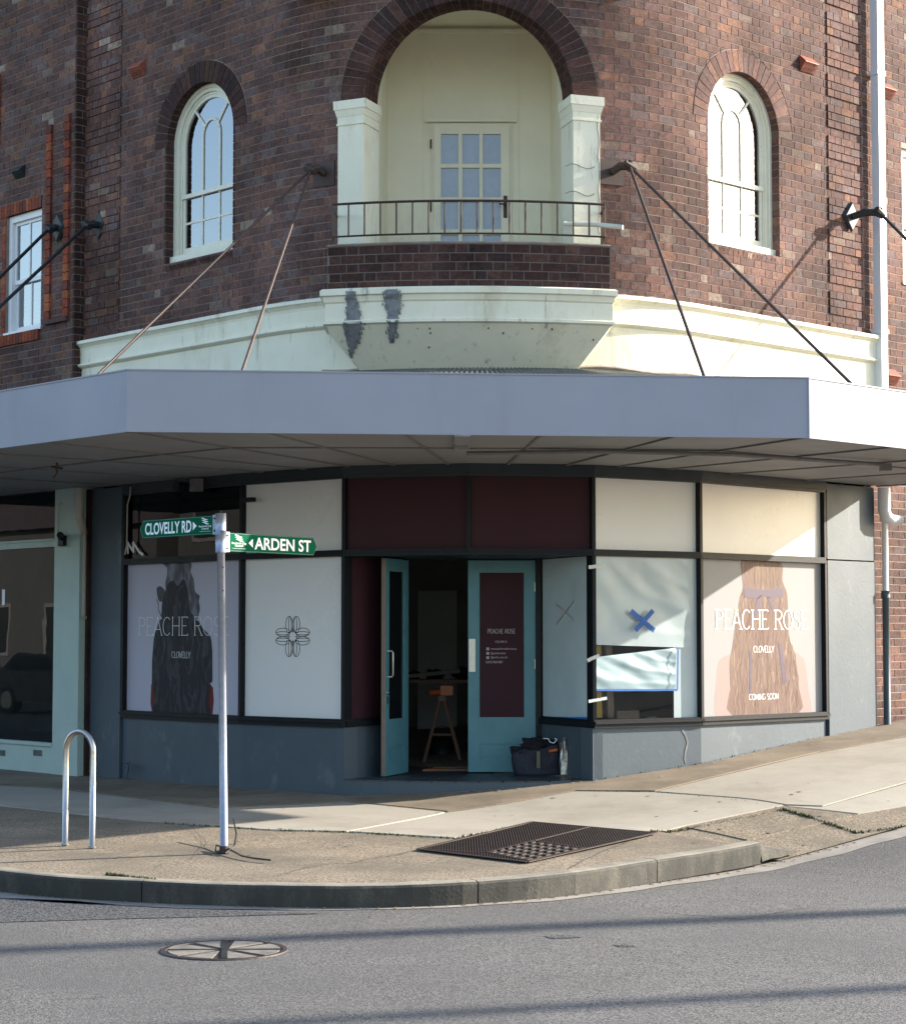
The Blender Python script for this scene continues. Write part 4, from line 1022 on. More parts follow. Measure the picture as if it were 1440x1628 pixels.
# closing shell: back walls and roof
m = MB(); a, b, c, d = path(-12, .1), path(9.5, 0), (9, 40), (-10, 40)
wl(m, (a[0], a[1]), d, -.5, 10.4); wl(m, c, (b[0], b[1]), -.5, 10.4); wl(m, d, c, -.5, 10.4); m.build('rear_wall', M['farwall'], bldg)
m = MB(); kk = [path(s, -.02) for s in [-12] + rng(-5.9, 5.7, .5) + [9.5]]; m.face([(q[0], q[1], 10.35) for q in kk] + [(9, 40, 10.35), (-10, 40, 10.35)]); m.build('roof', M['farroof'], bldg)
# the display side of the right window: white jamb board and low back board
f4 = FAC[4]
m = MB(); u0, _ = f4.hit(1057, 1000, -.45); m.fbox(f4, u0 + .02, f4.L + .0, ZB0, ZT0, -.16, -.15); m.build('display_board', M['insideW'], bldg)
m = MB(); u0, _ = f4.hit(1083, 1000, -.1); m.fbox(f4, u0, u0 + .045, ZB0, 1.95, -.14, -.09); m.build('display_post', M['insideW'], bldg)
m = MB(); m.fbox(f4, .12, f4.L - .02, ZS - .06, ZS - .03, -.55, -.06); m.build('display_shelf', M['insideW'], bldg)
# ---- plastic drop sheets on the right window
def sheetmesh(fr, corners, nx, ny, fold, off, mt, name, parent, seed=0, ragged=0):
    r = random.Random(seed); A, B, C_, D = [fr.hit(*c) for c in corners]   # bl, br, tr, tl in photo pixels
    m = MB(); rows = []; ph = [r.random() * 6 for _ in range(6)]
    for i in range(nx + 1):
        s = i / nx; row = []
        for j_ in range(ny + 1):
            t = j_ / ny
            u = (A[0] * (1 - s) + B[0] * s) * (1 - t) + (D[0] * (1 - s) + C_[0] * s) * t
            z = (A[1] * (1 - s) + B[1] * s) * (1 - t) + (D[1] * (1 - s) + C_[1] * s) * t
            e = math.sin(math.pi * min(1, max(0, t))) ** .5 if 0 < t < 1 else 0
            h = fold * (abs(math.sin(5 * s + 4 * t + ph[0])) ** 3 + .7 * abs(math.sin(9 * s * t + 3 * t + ph[1])) ** 5 + .5 * abs(math.sin(13 * (s - .5) * t + ph[2])) ** 4 + .25 * math.sin(21 * s + 12 * t + ph[3])) * (.35 + .65 * e)
            row.append(fr.p(u, z, off + h + .001))
        rows.append(row)
    m.strip(rows); return m.build(name, mt, parent, True)
fp = f4
sh = sheetmesh(fp, [(945, 1025), (1101, 1030), (1092, 883), (944, 883)], 60, 50, .005, -.02, M['plastic'], 'plastic_sheet', bldg, 3); sh['label'] = 'milky plastic sheet over the upper window glass'
sh = sheetmesh(fp, [(945, 1096), (1074, 1096), (1075, 1030), (945, 1045)], 60, 34, .010, -.022, M['plasticB'], 'plastic_sheet', bldg, 11); sh['label'] = 'pale blue plastic sheet held by blue masking tape'
m = MB(); a = f4.hit(1070, 1000, -.028)[0]; m.fbox(f4, a, f4.L - .016, ZB0, ZT0, -.032, -.028); m.build('pane_film', M['plastic'], bldg)
def tape(fr, a, b, w, off, mt, name='masking_tape', parent=None):
    A, B = fr.hit(*a), fr.hit(*b); m = MB(); n_ = 8; pts = [(A[0] + (B[0] - A[0]) * k / n_, A[1] + (B[1] - A[1]) * k / n_ + rnd.uniform(-.002, .002)) for k in range(n_ + 1)]
    bars(m, fr, pts, w, off, off + .0015); return m.build(name, mt, parent or bldg)
tape(fp, (945, 1097), (1075, 1097), .02, .01, M['bluetape']); tape(fp, (1075, 1096), (1076, 1031), .018, .012, M['bluetape'])
tape(fp, (1000, 972), (1036, 1002), .055, .03, M['bluetape']); tape(fp, (1007, 1002), (1034, 971), .05, .034, M['bluetape'])
tape(fp, (932, 902), (958, 899), .035, .04, M['paletape'], 'clear_tape'); tape(fp, (932, 1115), (960, 1110), .03, .04, M['paletape'], 'clear_tape'); tape(fp, (930, 1050), (948, 1042), .035, .04, M['paletape'], 'clear_tape')
tape(frr, (882, 962), (909, 986), .03, .0, M['paletape'], 'clear_tape'); tape(frr, (882, 992), (910, 955), .03, .003, M['paletape'], 'clear_tape')
tape(frr, (864, 1141), (937, 1142), .02, .004, M['bluetape'])
# things on the display shelf
def thing1(mb, name, mt, label, cat, group=None, smooth=False): return tag(mb.build(name, mt, None, smooth), label, cat, group)
def board(x0, x1, yb, yt, off, mt, label, lean=0):
    a = f4.hit(x0, yb, off); b = f4.hit(x1, yb, off); c = f4.hit(x1 - lean, yt, off); d = f4.hit(x0 - lean, yt, off); m = MB()
    m.hexa([f4.p(a[0], a[1], off - .04), f4.p(b[0], b[1], off - .04), f4.p(c[0], c[1], off - .04), f4.p(d[0], d[1], off - .04)], [f4.p(a[0], a[1], off), f4.p(b[0], b[1], off), f4.p(c[0], c[1], off), f4.p(d[0], d[1], off)])
    return thing1(m, 'plank', mt, label, 'plank')
board(947, 957, 1141, 1000, -.08, M['yellow'], 'yellow board standing inside the taped window beside the mullion', 2)
board(966, 976, 1141, 1010, -.1, M['wood'], 'bare brown plank leaning inside the taped window', 4)
m = MB(); a = f4.hit(976, 1141, -.3); b = f4.hit(1011, 1141, -.3); m.fbox(f4, a[0], b[0], ZS - .029, ZS + .10, -.42, -.25)
cb = thing1(m, 'cardboard_box', M['card'], 'small closed cardboard box on the window shelf beside the brown plank', 'box')
m = MB(); m.tube([f4.p(f4.hit(1036, 1100, -.3)[0], ZS - .029, -.3), f4.p(f4.hit(1036, 1100, -.3)[0], ZS + .03, -.3)], .05, 16); thing1(m, 'tape_roll', M['insideW'], 'white roll lying on the window shelf right of the cardboard box', 'roll')
m = MB(); uu = f4.hit(1052, 1100, -.3)[0]
m.tube([f4.p(uu - .05, ZS - .01, -.3), f4.p(uu, ZS + .0, -.28), f4.p(uu + .1, ZS - .01, -.3)], .016, 8); thing1(m, 'hand_tool', M['cloth'], 'dark hand tool lying at the right end of the window shelf', 'tool')

# ---- prints on the posters
def pix_poly(name, fr, pts, off, mt, parent):
    m = MB(); m.face([fr.p(*fr.hit(x, y, off), off) for x, y in pts]); return m.build(name, mt, parent)
def ribbon(m, fr, pts, w, off):
    q = [fr.hit(x, y, off) for x, y in pts]; n_ = len(q); L, Rr = [], []
    for i in range(n_):
        a, b = q[max(i - 1, 0)], q[min(i + 1, n_ - 1)]; d = (b[0] - a[0], b[1] - a[1]); l = math.hypot(*d) or 1; ww = (w[i] if isinstance(w, list) else w) / 2
        L.append(fr.p(q[i][0] - d[1] / l * ww, q[i][1] + d[0] / l * ww, off)); Rr.append(fr.p(q[i][0] + d[1] / l * ww, q[i][1] - d[0] / l * ww, off))
    m.strip([L, Rr])
def smooth_closed(pts, k=6):
    n_ = len(pts); out = []
    for i in range(n_):
        p0, p1, p2, p3 = pts[i - 1], pts[i], pts[(i + 1) % n_], pts[(i + 2) % n_]
        for j_ in range(k):
            t = j_ / k; out.append(tuple(.5 * (2 * p1[c] + (p2[c] - p0[c]) * t + (2 * p0[c] - 5 * p1[c] + 4 * p2[c] - p3[c]) * t * t + (3 * p1[c] - p0[c] - 3 * p2[c] + p3[c]) * t ** 3) for c in range(2)))
    return out
z8 = lambda l: [(190 + x / 5.815, 880 + y / 5.815) for x, y in l]
z7 = lambda l: [(1100 + x / 5.813, 880 + y / 5.813) for x, y in l]
F0, F5 = FAC[0], FAC[5]
o0 = -.0295
pix_poly('print', F0, z8([(295, 1210), (289, 1380), (305, 1478), (860, 1502), (874, 1360), (866, 1240), (800, 1150), (350, 1150)]), o0, M['p_red'], posL)
pix_poly('print', F0, smooth_closed(z8([(402, 84), (440, 130), (440, 200), (425, 290), (440, 380), (400, 440), (392, 520), (420, 600), (700, 610), (735, 560), (745, 500), (735, 440), (742, 390), (700, 350), (690, 250), (660, 170), (650, 80)]), 4), o0 + .0006, M['p_smoke2'], posL)
pix_poly('print', F0, smooth_closed(z8([(345, 330), (375, 303), (410, 330), (440, 390), (490, 460), (450, 480), (400, 450), (362, 430)]), 4), o0 + .0009, M['p_mid'], posL)
pix_poly('print', F0, smooth_closed(z8([(440, 300), (500, 250), (540, 300), (600, 240), (640, 380), (650, 520), (700, 620), (420, 620), (395, 500)]), 4), o0 + .0012, M['p_smoke'], posL)
pix_poly('print', F0, smooth_closed(z8([(410, 590), (345, 700), (322, 780), (306, 980), (303, 1200), (335, 1330), (340, 1478), (800, 1500), (822, 1380), (838, 1200), (858, 1180), (856, 900), (840, 770), (770, 690), (690, 600)]), 3), o0 + .0015, M['p_smoke'], posL)
for mt, n_, wd, sd in (('p_light', 14, .005, 9),):
    r = random.Random(sd); m = MB()
    for _ in range(n_):
        if r.random() < .35:      # rising smoke above the shoulders
            x = r.uniform(450, 690); y = r.uniform(100, 420); L = r.uniform(60, 200); lean = (x - 570) * -.15
        else:
            s = r.uniform(-1, 1); y = r.uniform(640, 1150); x = 575 + s * 225; L = r.uniform(80, 330) * (.5 + .5 * abs(s)); lean = s * 30
        w_ = wd * r.uniform(.3, 1); ph = r.random() * 6
        ribbon(m, F0, z8([(x + lean * t + 7 * math.sin(t * 4 + ph), y + L * t) for t in [i / 9 for i in range(10)]]), [0, w_ * .4, w_ * .8, w_, w_, w_ * .8, w_ * .6, w_ * .4, w_ * .2, 0], o0 + .002 + .0002 * (sd - 5))
    m.build('print_strokes', M[mt], posL)['kind'] = 'stuff'
m = MB(); ribbon(m, F0, z8([(345, 420), (362, 470), (360, 520), (400, 600)]), .012, o0 + .002); ribbon(m, F0, z8([(345, 330), (375, 303), (410, 330), (440, 390), (490, 460)]), .01, o0 + .0021)
ribbon(m, F0, z8([(322, 780), (306, 980), (303, 1200)]), .012, o0 + .0021); ribbon(m, F0, z8([(858, 1180), (856, 900), (840, 770)]), .012, o0 + .0021); m.build('print_outline', M['p_dark'], posL)
# right poster
pix_poly('print', F5, smooth_closed(z7([(372, 930), (290, 955), (242, 1010), (225, 1150), (214, 1497), (420, 1490), (420, 930)]), 3), o0, M['p_skin'], posR)
pix_poly('print', F5, smooth_closed(z7([(880, 930), (1000, 948), (1042, 1020), (1072, 1250), (1092, 1474), (880, 1480)]), 3), o0 + .0002, M['p_skin'], posR)
pix_poly('print', F5, smooth_closed(z7([(458, 62), (456, 180), (468, 320), (440, 400), (420, 520), (398, 650), (372, 850), (345, 1010), (350, 1250), (365, 1494), (975, 1478), (985, 1250), (950, 950), (900, 800), (885, 600), (878, 380), (832, 250), (824, 86), (640, 70)]), 3), o0 + .0006, M['p_hairs'], posR)
pix_poly('print', F5, z7([(890, 1270), (960, 1320), (975, 1478), (900, 1478)]), o0 + .0004, M['p_bow'], posR)
for mt, n_, wd, sd in (('p_hair2', 30, .007, 21), ('p_gold', 46, .007, 23), ('p_gold', 40, .004, 25)):
    r = random.Random(sd); m = MB()
    for _ in range(n_):
        s = r.uniform(-1, 1); y = 320 + 1000 * r.random() ** .8; L = r.uniform(120, 420)
        if y + L > 1478: L = 1478 - y
        pts = []
        for t in [i / 9 for i in range(10)]:
            yy = y + L * t; hw = 190 + 120 * min(1, max(0, (yy - 400) / 700)); pts.append((660 + s * hw + (5 + 9 * abs(s)) * math.sin(yy * .03 + s * 9 + sd) + 3 * math.sin(yy * .09), yy))
        ribbon(m, F5, z7(pts), [0, wd * .5] + [wd] * 6 + [wd * .5, 0], o0 + .0009 + .0002 * (sd - 20))
    for _ in range(n_ // 4):
        s = r.uniform(-1, 1); pts = [(655 + s * (170 + 10 * t) - s * 60 * math.sin(t * 3) * .2, 95 + 215 * t) for t in (0, .2, .4, .6, .8, 1)]
        ribbon(m, F5, z7(pts), [0, wd * .5, wd * .8, wd * .8, wd * .5, 0], o0 + .0009 + .0002 * (sd - 20))
    m.build('print_strokes', M[mt], posR)['kind'] = 'stuff'
for pts in ([(475, 322), (640, 335), (830, 318), (842, 405), (700, 408), (655, 385), (600, 420), (482, 404)], [(600, 410), (645, 380), (620, 500), (560, 620), (575, 520)], [(690, 400), (720, 400), (765, 520), (740, 530)], [(790, 800), (825, 860), (868, 1190), (835, 1190), (815, 1000)], [(528, 900), (552, 920), (545, 1290), (528, 1290)]):
    pix_poly('print', F5, z7(pts), o0 + .0022, M['p_bow'], posR)

# ---- thin drawn lettering (high contrast capitals)
def arc(cx, cy, rx, ry, a0, a1, n_=10): return [(cx + rx * math.cos(math.radians(a0 + (a1 - a0) * i / n_)), cy + ry * math.sin(math.radians(a0 + (a1 - a0) * i / n_))) for i in range(n_ + 1)]
GL = {
 'P': (.50, [[(.08, 0), (.08, 1)], [(.08, 1), (.26, 1)] + arc(.26, .76, .2, .24, 90, -90) + [(.08, .52)]]),
 'E': (.46, [[(.08, 0), (.08, 1)], [(.08, 1), (.42, 1), (.42, .93)], [(.08, .52), (.34, .52)], [(.08, 0), (.43, 0), (.43, .08)]]),
 'A': (.56, [[(.02, 0), (.28, 1)], [(.28, 1), (.54, 0)], [(.12, .33), (.45, .33)]]),
 'C': (.56, [arc(.3, .5, .25, .5, 45, 315, 18)]),
 'H': (.58, [[(.08, 0), (.08, 1)], [(.5, 0), (.5, 1)], [(.08, .52), (.5, .52)]]),
 'R': (.54, [[(.08, 0), (.08, 1)], [(.08, 1), (.27, 1)] + arc(.27, .76, .2, .24, 90, -90) + [(.08, .52)], [(.26, .52), (.5, 0)]]),
 'O': (.62, [arc(.31, .5, .27, .5, 0, 360, 24)]),
 'S': (.46, [arc(.24, .76, .17, .24, 40, 250, 12) + arc(.22, .25, .18, .25, 80, -140, 12)]),
 'L': (.42, [[(.08, 0), (.08, 1)], [(.08, 0), (.4, 0), (.4, .08)]]),
 'V': (.54, [[(.02, 1), (.27, 0)], [(.27, 0), (.52, 1)]]),
 'Y': (.5, [[(.02, 1), (.25, .48)], [(.48, 1), (.25, .48)], [(.25, .48), (.25, 0)]]),
 'M': (.7, [[(.06, 0), (.1, 1)], [(.1, 1), (.35, .05)], [(.35, .05), (.6, 1)], [(.6, 1), (.64, 0)]]),
 'I': (.16, [[(.08, 0), (.08, 1)]]), 'N': (.58, [[(.08, 0), (.08, 1)], [(.08, 1), (.5, 0)], [(.5, 0), (.5, 1)]]),
 'G': (.6, [arc(.3, .5, .25, .5, 45, 350, 18) + [(.54, .42), (.38, .42)]]),
 'F': (.44, [[(.08, 0), (.08, 1)], [(.08, 1), (.42, 1)], [(.08, .52), (.34, .52)]]),
 'W': (.76, [[(.02, 1), (.2, 0)], [(.2, 0), (.38, 1)], [(.38, 1), (.56, 0)], [(.56, 0), (.74, 1)]]),
 'U': (.56, [[(.08, 1), (.08, .3)] + arc(.28, .3, .2, .3, 180, 360, 10) + [(.48, 1)]]), ' ': (.3, [])}
def lettering(fr, txt, x0, x1, yb, yt, off, mt, parent, thick=.013, thin=.006, gap=.02, serif=True):
    tot = sum(GL[c][0] + gap for c in txt) - gap
    A = fr.hit(x0, yb, off); B = fr.hit(x1, yb, off); z1 = fr.hit((x0 + x1) / 2, yt, off)[1]; z0 = fr.hit((x0 + x1) / 2, yb, off)[1]
    sx = (B[0] - A[0]) / tot; H = z1 - z0; m = MB(); x = 0
    for c in txt:
        w, st = GL[c]
        for pl in st:
            pts = [(A[0] + (x + a) * sx, z0 + b * H) for a, b in pl]
            if len(pts) > 2 and len(pts) < 7 or len(pts) == 2: segs = [[p, q] for p, q in zip(pts, pts[1:])]
            else: segs = [pts]
            for sg in segs:
                n_ = len(sg); Ls, Rs = [], []
                for i in range(n_):
                    a, b = sg[max(i - 1, 0)], sg[min(i + 1, n_ - 1)]; d = (b[0] - a[0], b[1] - a[1]); l = math.hypot(*d) or 1
                    ww = (thin + (thick - thin) * abs(d[1] / l) ** 2) / 2
                    Ls.append(fr.p(sg[i][0] - d[1] / l * ww, sg[i][1] + d[0] / l * ww, off)); Rs.append(fr.p(sg[i][0] + d[1] / l * ww, sg[i][1] - d[0] / l * ww, off))
                m.strip([Ls, Rs])
        if serif:
            for a, b in {p for pl in st for p in (pl[0], pl[-1]) if len(pl) == 2 and p[1] in (0, 1)}:
                cx_, cz = A[0] + (x + a) * sx, z0 + b * H; h = thin * .5; m.face([fr.p(cx_ - thick * 1.5, cz - h, off + .0002), fr.p(cx_ + thick * 1.5, cz - h, off + .0002), fr.p(cx_ + thick * 1.5, cz + h, off + .0002), fr.p(cx_ - thick * 1.5, cz + h, off + .0002)])
        x += w + gap
    return m.build('lettering', mt, parent)
lettering(F0, 'PEACHE ROSE', 220, 364, 1010, 981, o0 + .0042, M['p_skin'] if 0 else M['inkW'], posL, .010, .006)
lettering(F0, 'CLOVELLY', 273, 303, 1046, 1036, o0 + .0032, M['inkW'], posL, .006, .003, .0, False)
lettering(F5, 'PEACHE ROSE', 1136, 1284, 1000, 970, o0 + .0032, M['inkW'], posR, .018, .011)
lettering(F5, 'CLOVELLY', 1197, 1230, 1037, 1027, o0 + .0032, M['inkW'], posR, .008, .005, .0, False)
lettering(F5, 'COMING SOON', 1190, 1237, 1112, 1103, o0 + .0032, M['inkW'], posR, .008, .005, .0, False)
lettering(fR, 'PEACHE ROSE', 775, 819, 1007, 1000, -.0185, M['inkD'], doorR, .006, .004, .03, False)
lettering(fR, 'FOLLOW US', 787, 806, 1022, 1018.5, -.0185, M['inkD'], doorR, .003, .002, .05, False)
# built in font, turned into mesh and fitted to a rectangle
def font_mesh(txt, bold=0.):
    c = bpy.data.curves.new('t', 'FONT'); c.body = txt; c.size = 1; c.offset = bold; c.resolution_u = 4
    o = bpy.data.objects.new('t', c); COL.objects.link(o); dg = bpy.context.evaluated_depsgraph_get(); dg.update()
    me = o.evaluated_get(dg).to_mesh(); v = [tuple(x.co) for x in me.vertices]; f = [tuple(p.vertices) for p in me.polygons]
    bpy.data.objects.remove(o); bpy.data.curves.remove(c); return v, f
def font_text(txt, pt, u0, u1, z0, z1, mt, parent, bold=0., fit=None, name='lettering'):
    v, f = font_mesh(txt, bold); x0 = min(p[0] for p in v); x1 = max(p[0] for p in v)
    ref = font_mesh(fit)[0] if fit else v; y0 = min(p[1] for p in ref); y1 = max(p[1] for p in ref)
    m = MB(); m.v = [pt(u0 + (u1 - u0) * (p[0] - x0) / (x1 - x0), z0 + (z1 - z0) * (p[1] - y0) / (y1 - y0)) for p in v]; m.t = [0] * len(m.v); m.f = f
    return m.build(name, mt, parent)
def fr_text(fr, txt, x0, x1, yb, yt, off, mt, parent, **k):
    A = fr.hit(x0, yb, off); B = fr.hit(x1, yb, off); z1 = fr.hit(x0, yt, off)[1]
    return font_text(txt, lambda u, z: fr.p(u, z, off), A[0], B[0], A[1], z1, mt, parent, **k)
fr_text(fR, 'www.peacherosehair.com.au', 780, 821, 1034, 1029.5, -.0185, M['inkD'], doorR, bold=.01)
fr_text(fR, '@peacherosehair', 780, 804, 1041, 1036.5, -.0185, M['inkD'], doorR, bold=.01)
fr_text(fR, '@peache_rose_hair', 780, 807, 1047.5, 1043, -.0185, M['inkD'], doorR, bold=.01)
fr_text(fR, 'Call 02 9664 5867', 772, 799, 1054.5, 1050.5, -.0185, M['inkD'], doorR, bold=.01)
m = MB()
for y in (1031.7, 1038.7, 1045.6): a = fR.hit(773, y + 2.2, -.0185); b = fR.hit(777.5, y - 2.2, -.0185); m.face([fR.p(a[0], a[1], -.0185), fR.p(b[0], a[1], -.0185), fR.p(b[0], b[1], -.0185), fR.p(a[0], b[1], -.0185)])
m.build('icon', M['inkD'], doorR)
# emblem of four doubled petals
m = MB(); F1 = FAC[1]; cu_, cz_ = F1.hit(465.5, 1012, -.029)
for k in range(4):
    A_ = math.pi / 2 * k
    for sg in (-1, 1):
        for rx, ry in ((.043, .085), (.017, .083)):
            pts = []
            for i in range(29):
                t = 2 * math.pi * i / 28; a = sg * (.043 - (.01 if rx < .03 else 0)) + rx * math.cos(t); b = .120 + ry * math.sin(t)
                pts.append((cu_ + 1.16 * (a * math.cos(A_) - b * math.sin(A_)), cz_ + a * math.sin(A_) + b * math.cos(A_)))
            bars(m, F1, pts, .0062, -.0285, -.0275)
    for a, b, c_, d_ in ((0, .035, 0, .08), (-.014, .06, 0, .045), (.014, .06, 0, .045)):
        bars(m, F1, [(cu_ + a * math.cos(A_) - b * math.sin(A_), cz_ + a * math.sin(A_) + b * math.cos(A_)), (cu_ + c_ * math.cos(A_) - d_ * math.sin(A_), cz_ + c_ * math.sin(A_) + d_ * math.cos(A_))], .005, -.0284, -.0274)
m.build('emblem', M['ink'], clover)
# white graffiti on the dark transom glass
m = MB(); bars(m, F0, [F0.hit(204, 880), F0.hit(203, 862), F0.hit(213, 878), F0.hit(212, 862), F0.hit(222, 878), F0.hit(228, 882)], .03, .0, .002); m.build('graffiti', M['inkW'], bldg)
# small fittings
m = MB(); s, z = wall(205, 1226, .03); m.tube([P(s, .02, .06), P(s, .16, .06), P(s + .06, .18, .09), P(s + .1, .16, .11), P(s + .1, .1, .11)], .014, 8); m.tube([P(s - .03, .2, .09), P(s + .1, .2, .09)], .01, 6); m.build('garden_tap', M['slate'], bldg, True)
s, z = wall(398, 795, .05); m = MB(); frx = WF(s - .2, s + .2, .03); m.fbox(frx, .12, .27, z - .02, z + .025, 0, .06); m.build('bracket', M['black'], bldg)
# floodlight under the soffit and its box
s, z = wall(312, 762, .1); frx = WF(s - .3, s + .3, .06); m = MB(); m.fbox(frx, .25, .38, 3.13, 3.262, 0, .09); m.build('junction_box', M['strip'], bldg)
m = MB(); m.tube([frx.p(.16, 3.19, .05), frx.p(.16, 3.19, .17)], .045, 14); m.tube([frx.p(.16, 3.19, .17), frx.p(.16, 3.19, .20)], [.05, .06], 14); m.build('floodlight', M['black'], bldg)
m = MB(); m.tube([P(wall(208, 770, .05)[0], 3.25, .05), P(wall(208, 800, .05)[0], 3.15, .06), P(wall(203, 800, .05)[0], 3.05, .05), P(wall(202, 860, .05)[0], 2.6, .05), P(wall(199, 880, .05)[0], 2.5, .05)], .009, 6); m.build('loose_cable', M['pipeB'], bldg)
# cracked plaster on the right stall riser
m = MB(); pts = [(1084, 1160), (1089, 1168), (1093, 1180), (1090, 1192), (1088, 1205), (1090, 1214)]
for i, (x, y) in enumerate(pts[:-1]): ribbon(m, FAC[4], [(x, y), pts[i + 1]], .022 - .002 * i, .004)
m.build('exposed_render', M['cement'], bldg)

# ================================================================ left wing: brick above, pale green shop below
LO = .14
c0 = path(-7, LO)
wing = empty('neighbouring_building', (c0[0], c0[1], 0), 'plum brick building left of the corner shop with a pale green shopfront below', 'building')
def shift(s): return s
e0 = wall(122, 200, LO)[0]; W0s, W0e = wall(10, 440, LO)[0], wall(66, 440, LO)[0]
wz1 = wall(40, 337, LO)[1]; wz0 = wall(40, 528, LO)[1]
wc = (W0s + W0e) / 2; OW = Op(wc, (W0e - W0s) / 2, wz0 - .0, top=wz1)
OWb = Op(wc, (W0e - W0s) / 2, wz0, top=wz1)
SL_ = -12.0
backing('wall', SL_, e0, 3.35, ZT, LO, [OWb], M['mortarD'], wing)
m = MB(); m.face([P(e0, 3.35, LO), P(e0, 3.35, -.1), P(e0, ZT, -.1), P(e0, ZT, LO)]); m.build('return_wall', M['mortarD'], wing)
class Rect:
    def __init__(s, a, b, z0, z1): s.sc, s.a, s.z0, s.top = (a + b) / 2, (b - a) / 2, z0, z1
    zs = 0
    def block(s, z): return (s.sc - s.a, s.sc + s.a) if s.z0 < z < s.top else None
d0, d1 = wall(75, 400, LO)[0], wall(112, 400, LO)[0]; dz1 = wall(90, 196, LO)[1]; dz0 = wall(92, 507, LO)[1]
lin1 = wall(40, 318, LO)[1]; sil0 = wall(40, 545, LO)[1]
regs = [Rect(W0s, W0e, wz0, wz1), Rect(W0s - .25, W0e, wz1 - .001, lin1), Rect(W0s - .25, W0e, sil0, wz0 + .001), Rect(d0, d0 + .11, dz0, dz1), Rect(d1 - .11, d1, dz0, dz1), Rect(W0s - .085, W0s - .002, wz0, wz1)]
bl = brick_rows(SL_, e0, -19, NR, LO, regs, 'stretcher')
bl = [b for b in bl if bc(b) > -9.4 or rnd.random() < 2]
lay(bl, M['brick'], wing, lambda s, z: abs(s + 6.3) + abs(z - 6) * .12)
def soldier(s0, s1, z0, z1, off, n, vert, mt, parent, nm='brick'):
    for k in range(n):
        if vert: a, b, c, d = s0, s1, z0 + (z1 - z0) * k / n + .004, z0 + (z1 - z0) * (k + 1) / n - .004
        else: a, b, c, d = s0 + (s1 - s0) * k / n + .004, s0 + (s1 - s0) * (k + 1) / n - .004, z0, z1
        m = MB(); poly_brick(m, [(a, c), (b, c), (b, d), (a, d)], off, depth=.06); m.build(nm, mt, parent)
soldier(W0s - .25, W0e, wz1, lin1, LO + .012, 15, False, M['red'], wing)
soldier(W0s - .25, W0e, sil0, wz0, LO + .04, 15, False, M['red'], wing)
soldier(d0, d0 + .106, dz0, dz1, LO + .03, 22, True, M['red'], wing); soldier(d1 - .106, d1, dz0, dz1 + .06, LO + .035, 23, True, M['red'], wing)
soldier(W0s - .085, W0s - .004, wz0, wz1, LO + .008, 14, True, M['red'], wing)
m = MB(); poly_brick(m, [(d0, dz0 - .05), (d1, dz0 - .05), (d1, dz0), (d0, dz0)], LO + .05, depth=.07); m.build('brick_ledge', M['brick'], wing)
# return face bricks
for k in range(-19, NR):
    z0 = ZB + k * CH + .005; m = MB()
    for a, b in (((-.02, LO + .004),) if k % 2 else ((-.02, .055), (.065, LO + .004))):
        m.hexa([P(e0 - .03, z0, a), P(e0 - .03, z0, b), P(e0 - .03, z0 + .078, b), P(e0 - .03, z0 + .078, a)], [P(e0 + .005, z0, a), P(e0 + .005, z0, b), P(e0 + .005, z0 + .078, b), P(e0 + .005, z0 + .078, a)])
    m.cur = .3; m.t = [rnd.random() * .9 + .01] * len(m.v); fix_normals(m.build('brick', M['brickD'], wing))
# little red strip at the far left edge
s_, z_ = wall(2, 170, LO); soldier(s_ - .08, s_, wall(2, 230, LO)[1], wall(2, 118, LO)[1], LO + .03, 9, True, M['red'], wing)
# the bolt plate / dark vent on the wing wall
air_vent(34, 275, .2, LO, wing, M['ironD'])
def sash_window(s0, s1, z0, z1, off, parent, blind=True):
    fr = WF(s0, s1, off - .09); W = fr.L; m = MB()
    for u0, u1, a, b in ((0, .07, z0, z1), (W - .07, W, z0, z1), (.0705, W - .0705, z1 - .08, z1), (.0705, W - .0705, z0, z0 + .05)): m.fbox(fr, u0, u1, a, b, -.02, .05)
    m.fbox(fr, -.02, W + .02, z0 - .001, z0 + .03, .0505, .11)
    w = m.build('window', M['white'], parent); zm = z0 + (z1 - z0) * .44
    for a, b, of in ((z0 + .05, zm + .02, -.02), (zm - .02, z1 - .08, .01)):
        m = MB()
        m.fbox(fr, .0705, .11, a, b, of - .03, of); m.fbox(fr, W - .11, W - .0705, a, b, of - .03, of)
        m.fbox(fr, .1105, W - .1105, a, a + .05, of - .03, of + .0005); m.fbox(fr, .1105, W - .1105, b - .04, b, of - .03, of + .0005)
        m.fbox(fr, W * .5 - .012, W * .5 + .012, a + .05, b - .04, of - .025, of - .004)
        m.build('sash', M['white'], w)
        m = MB(); m.face([fr.p(.1, a, of - .015), fr.p(W - .1, a, of - .015), fr.p(W - .1, b, of - .015), fr.p(.1, b, of - .015)]); m.build('pane', M['skyglass'], w)
    for k in range(int((z1 - z0 - .15) / .05)):
        m = MB(); zz = z0 + .08 + k * .05; m.hexa([fr.p(.12, zz, -.10), fr.p(W - .12, zz, -.10), fr.p(W - .12, zz + .004, -.10), fr.p(.12, zz + .004, -.10)], [fr.p(.12, zz - .02, -.06), fr.p(W - .12, zz - .02, -.06), fr.p(W - .12, zz - .016, -.06), fr.p(.12, zz - .016, -.06)]); m.build('blind_slat', M['blind'], w)
    m = MB(); m.face([fr.p(-.1, z0, -.14), fr.p(W + .1, z0, -.14), fr.p(W + .1, z1, -.14), fr.p(-.1, z1, -.14)]); m.build('window_back', M['blind'], w)
sash_window(W0s, W0e, wz0, wz1, LO, wing)
# reveals
m = MB(); m.strip([[P(s, z, LO), P(s, z, LO - .16)] for s, z in ((W0s, wz0), (W0s, wz1), (W0e, wz1), (W0e, wz0), (W0s, wz0))]); m.build('reveal', M['mortarD'], wing)
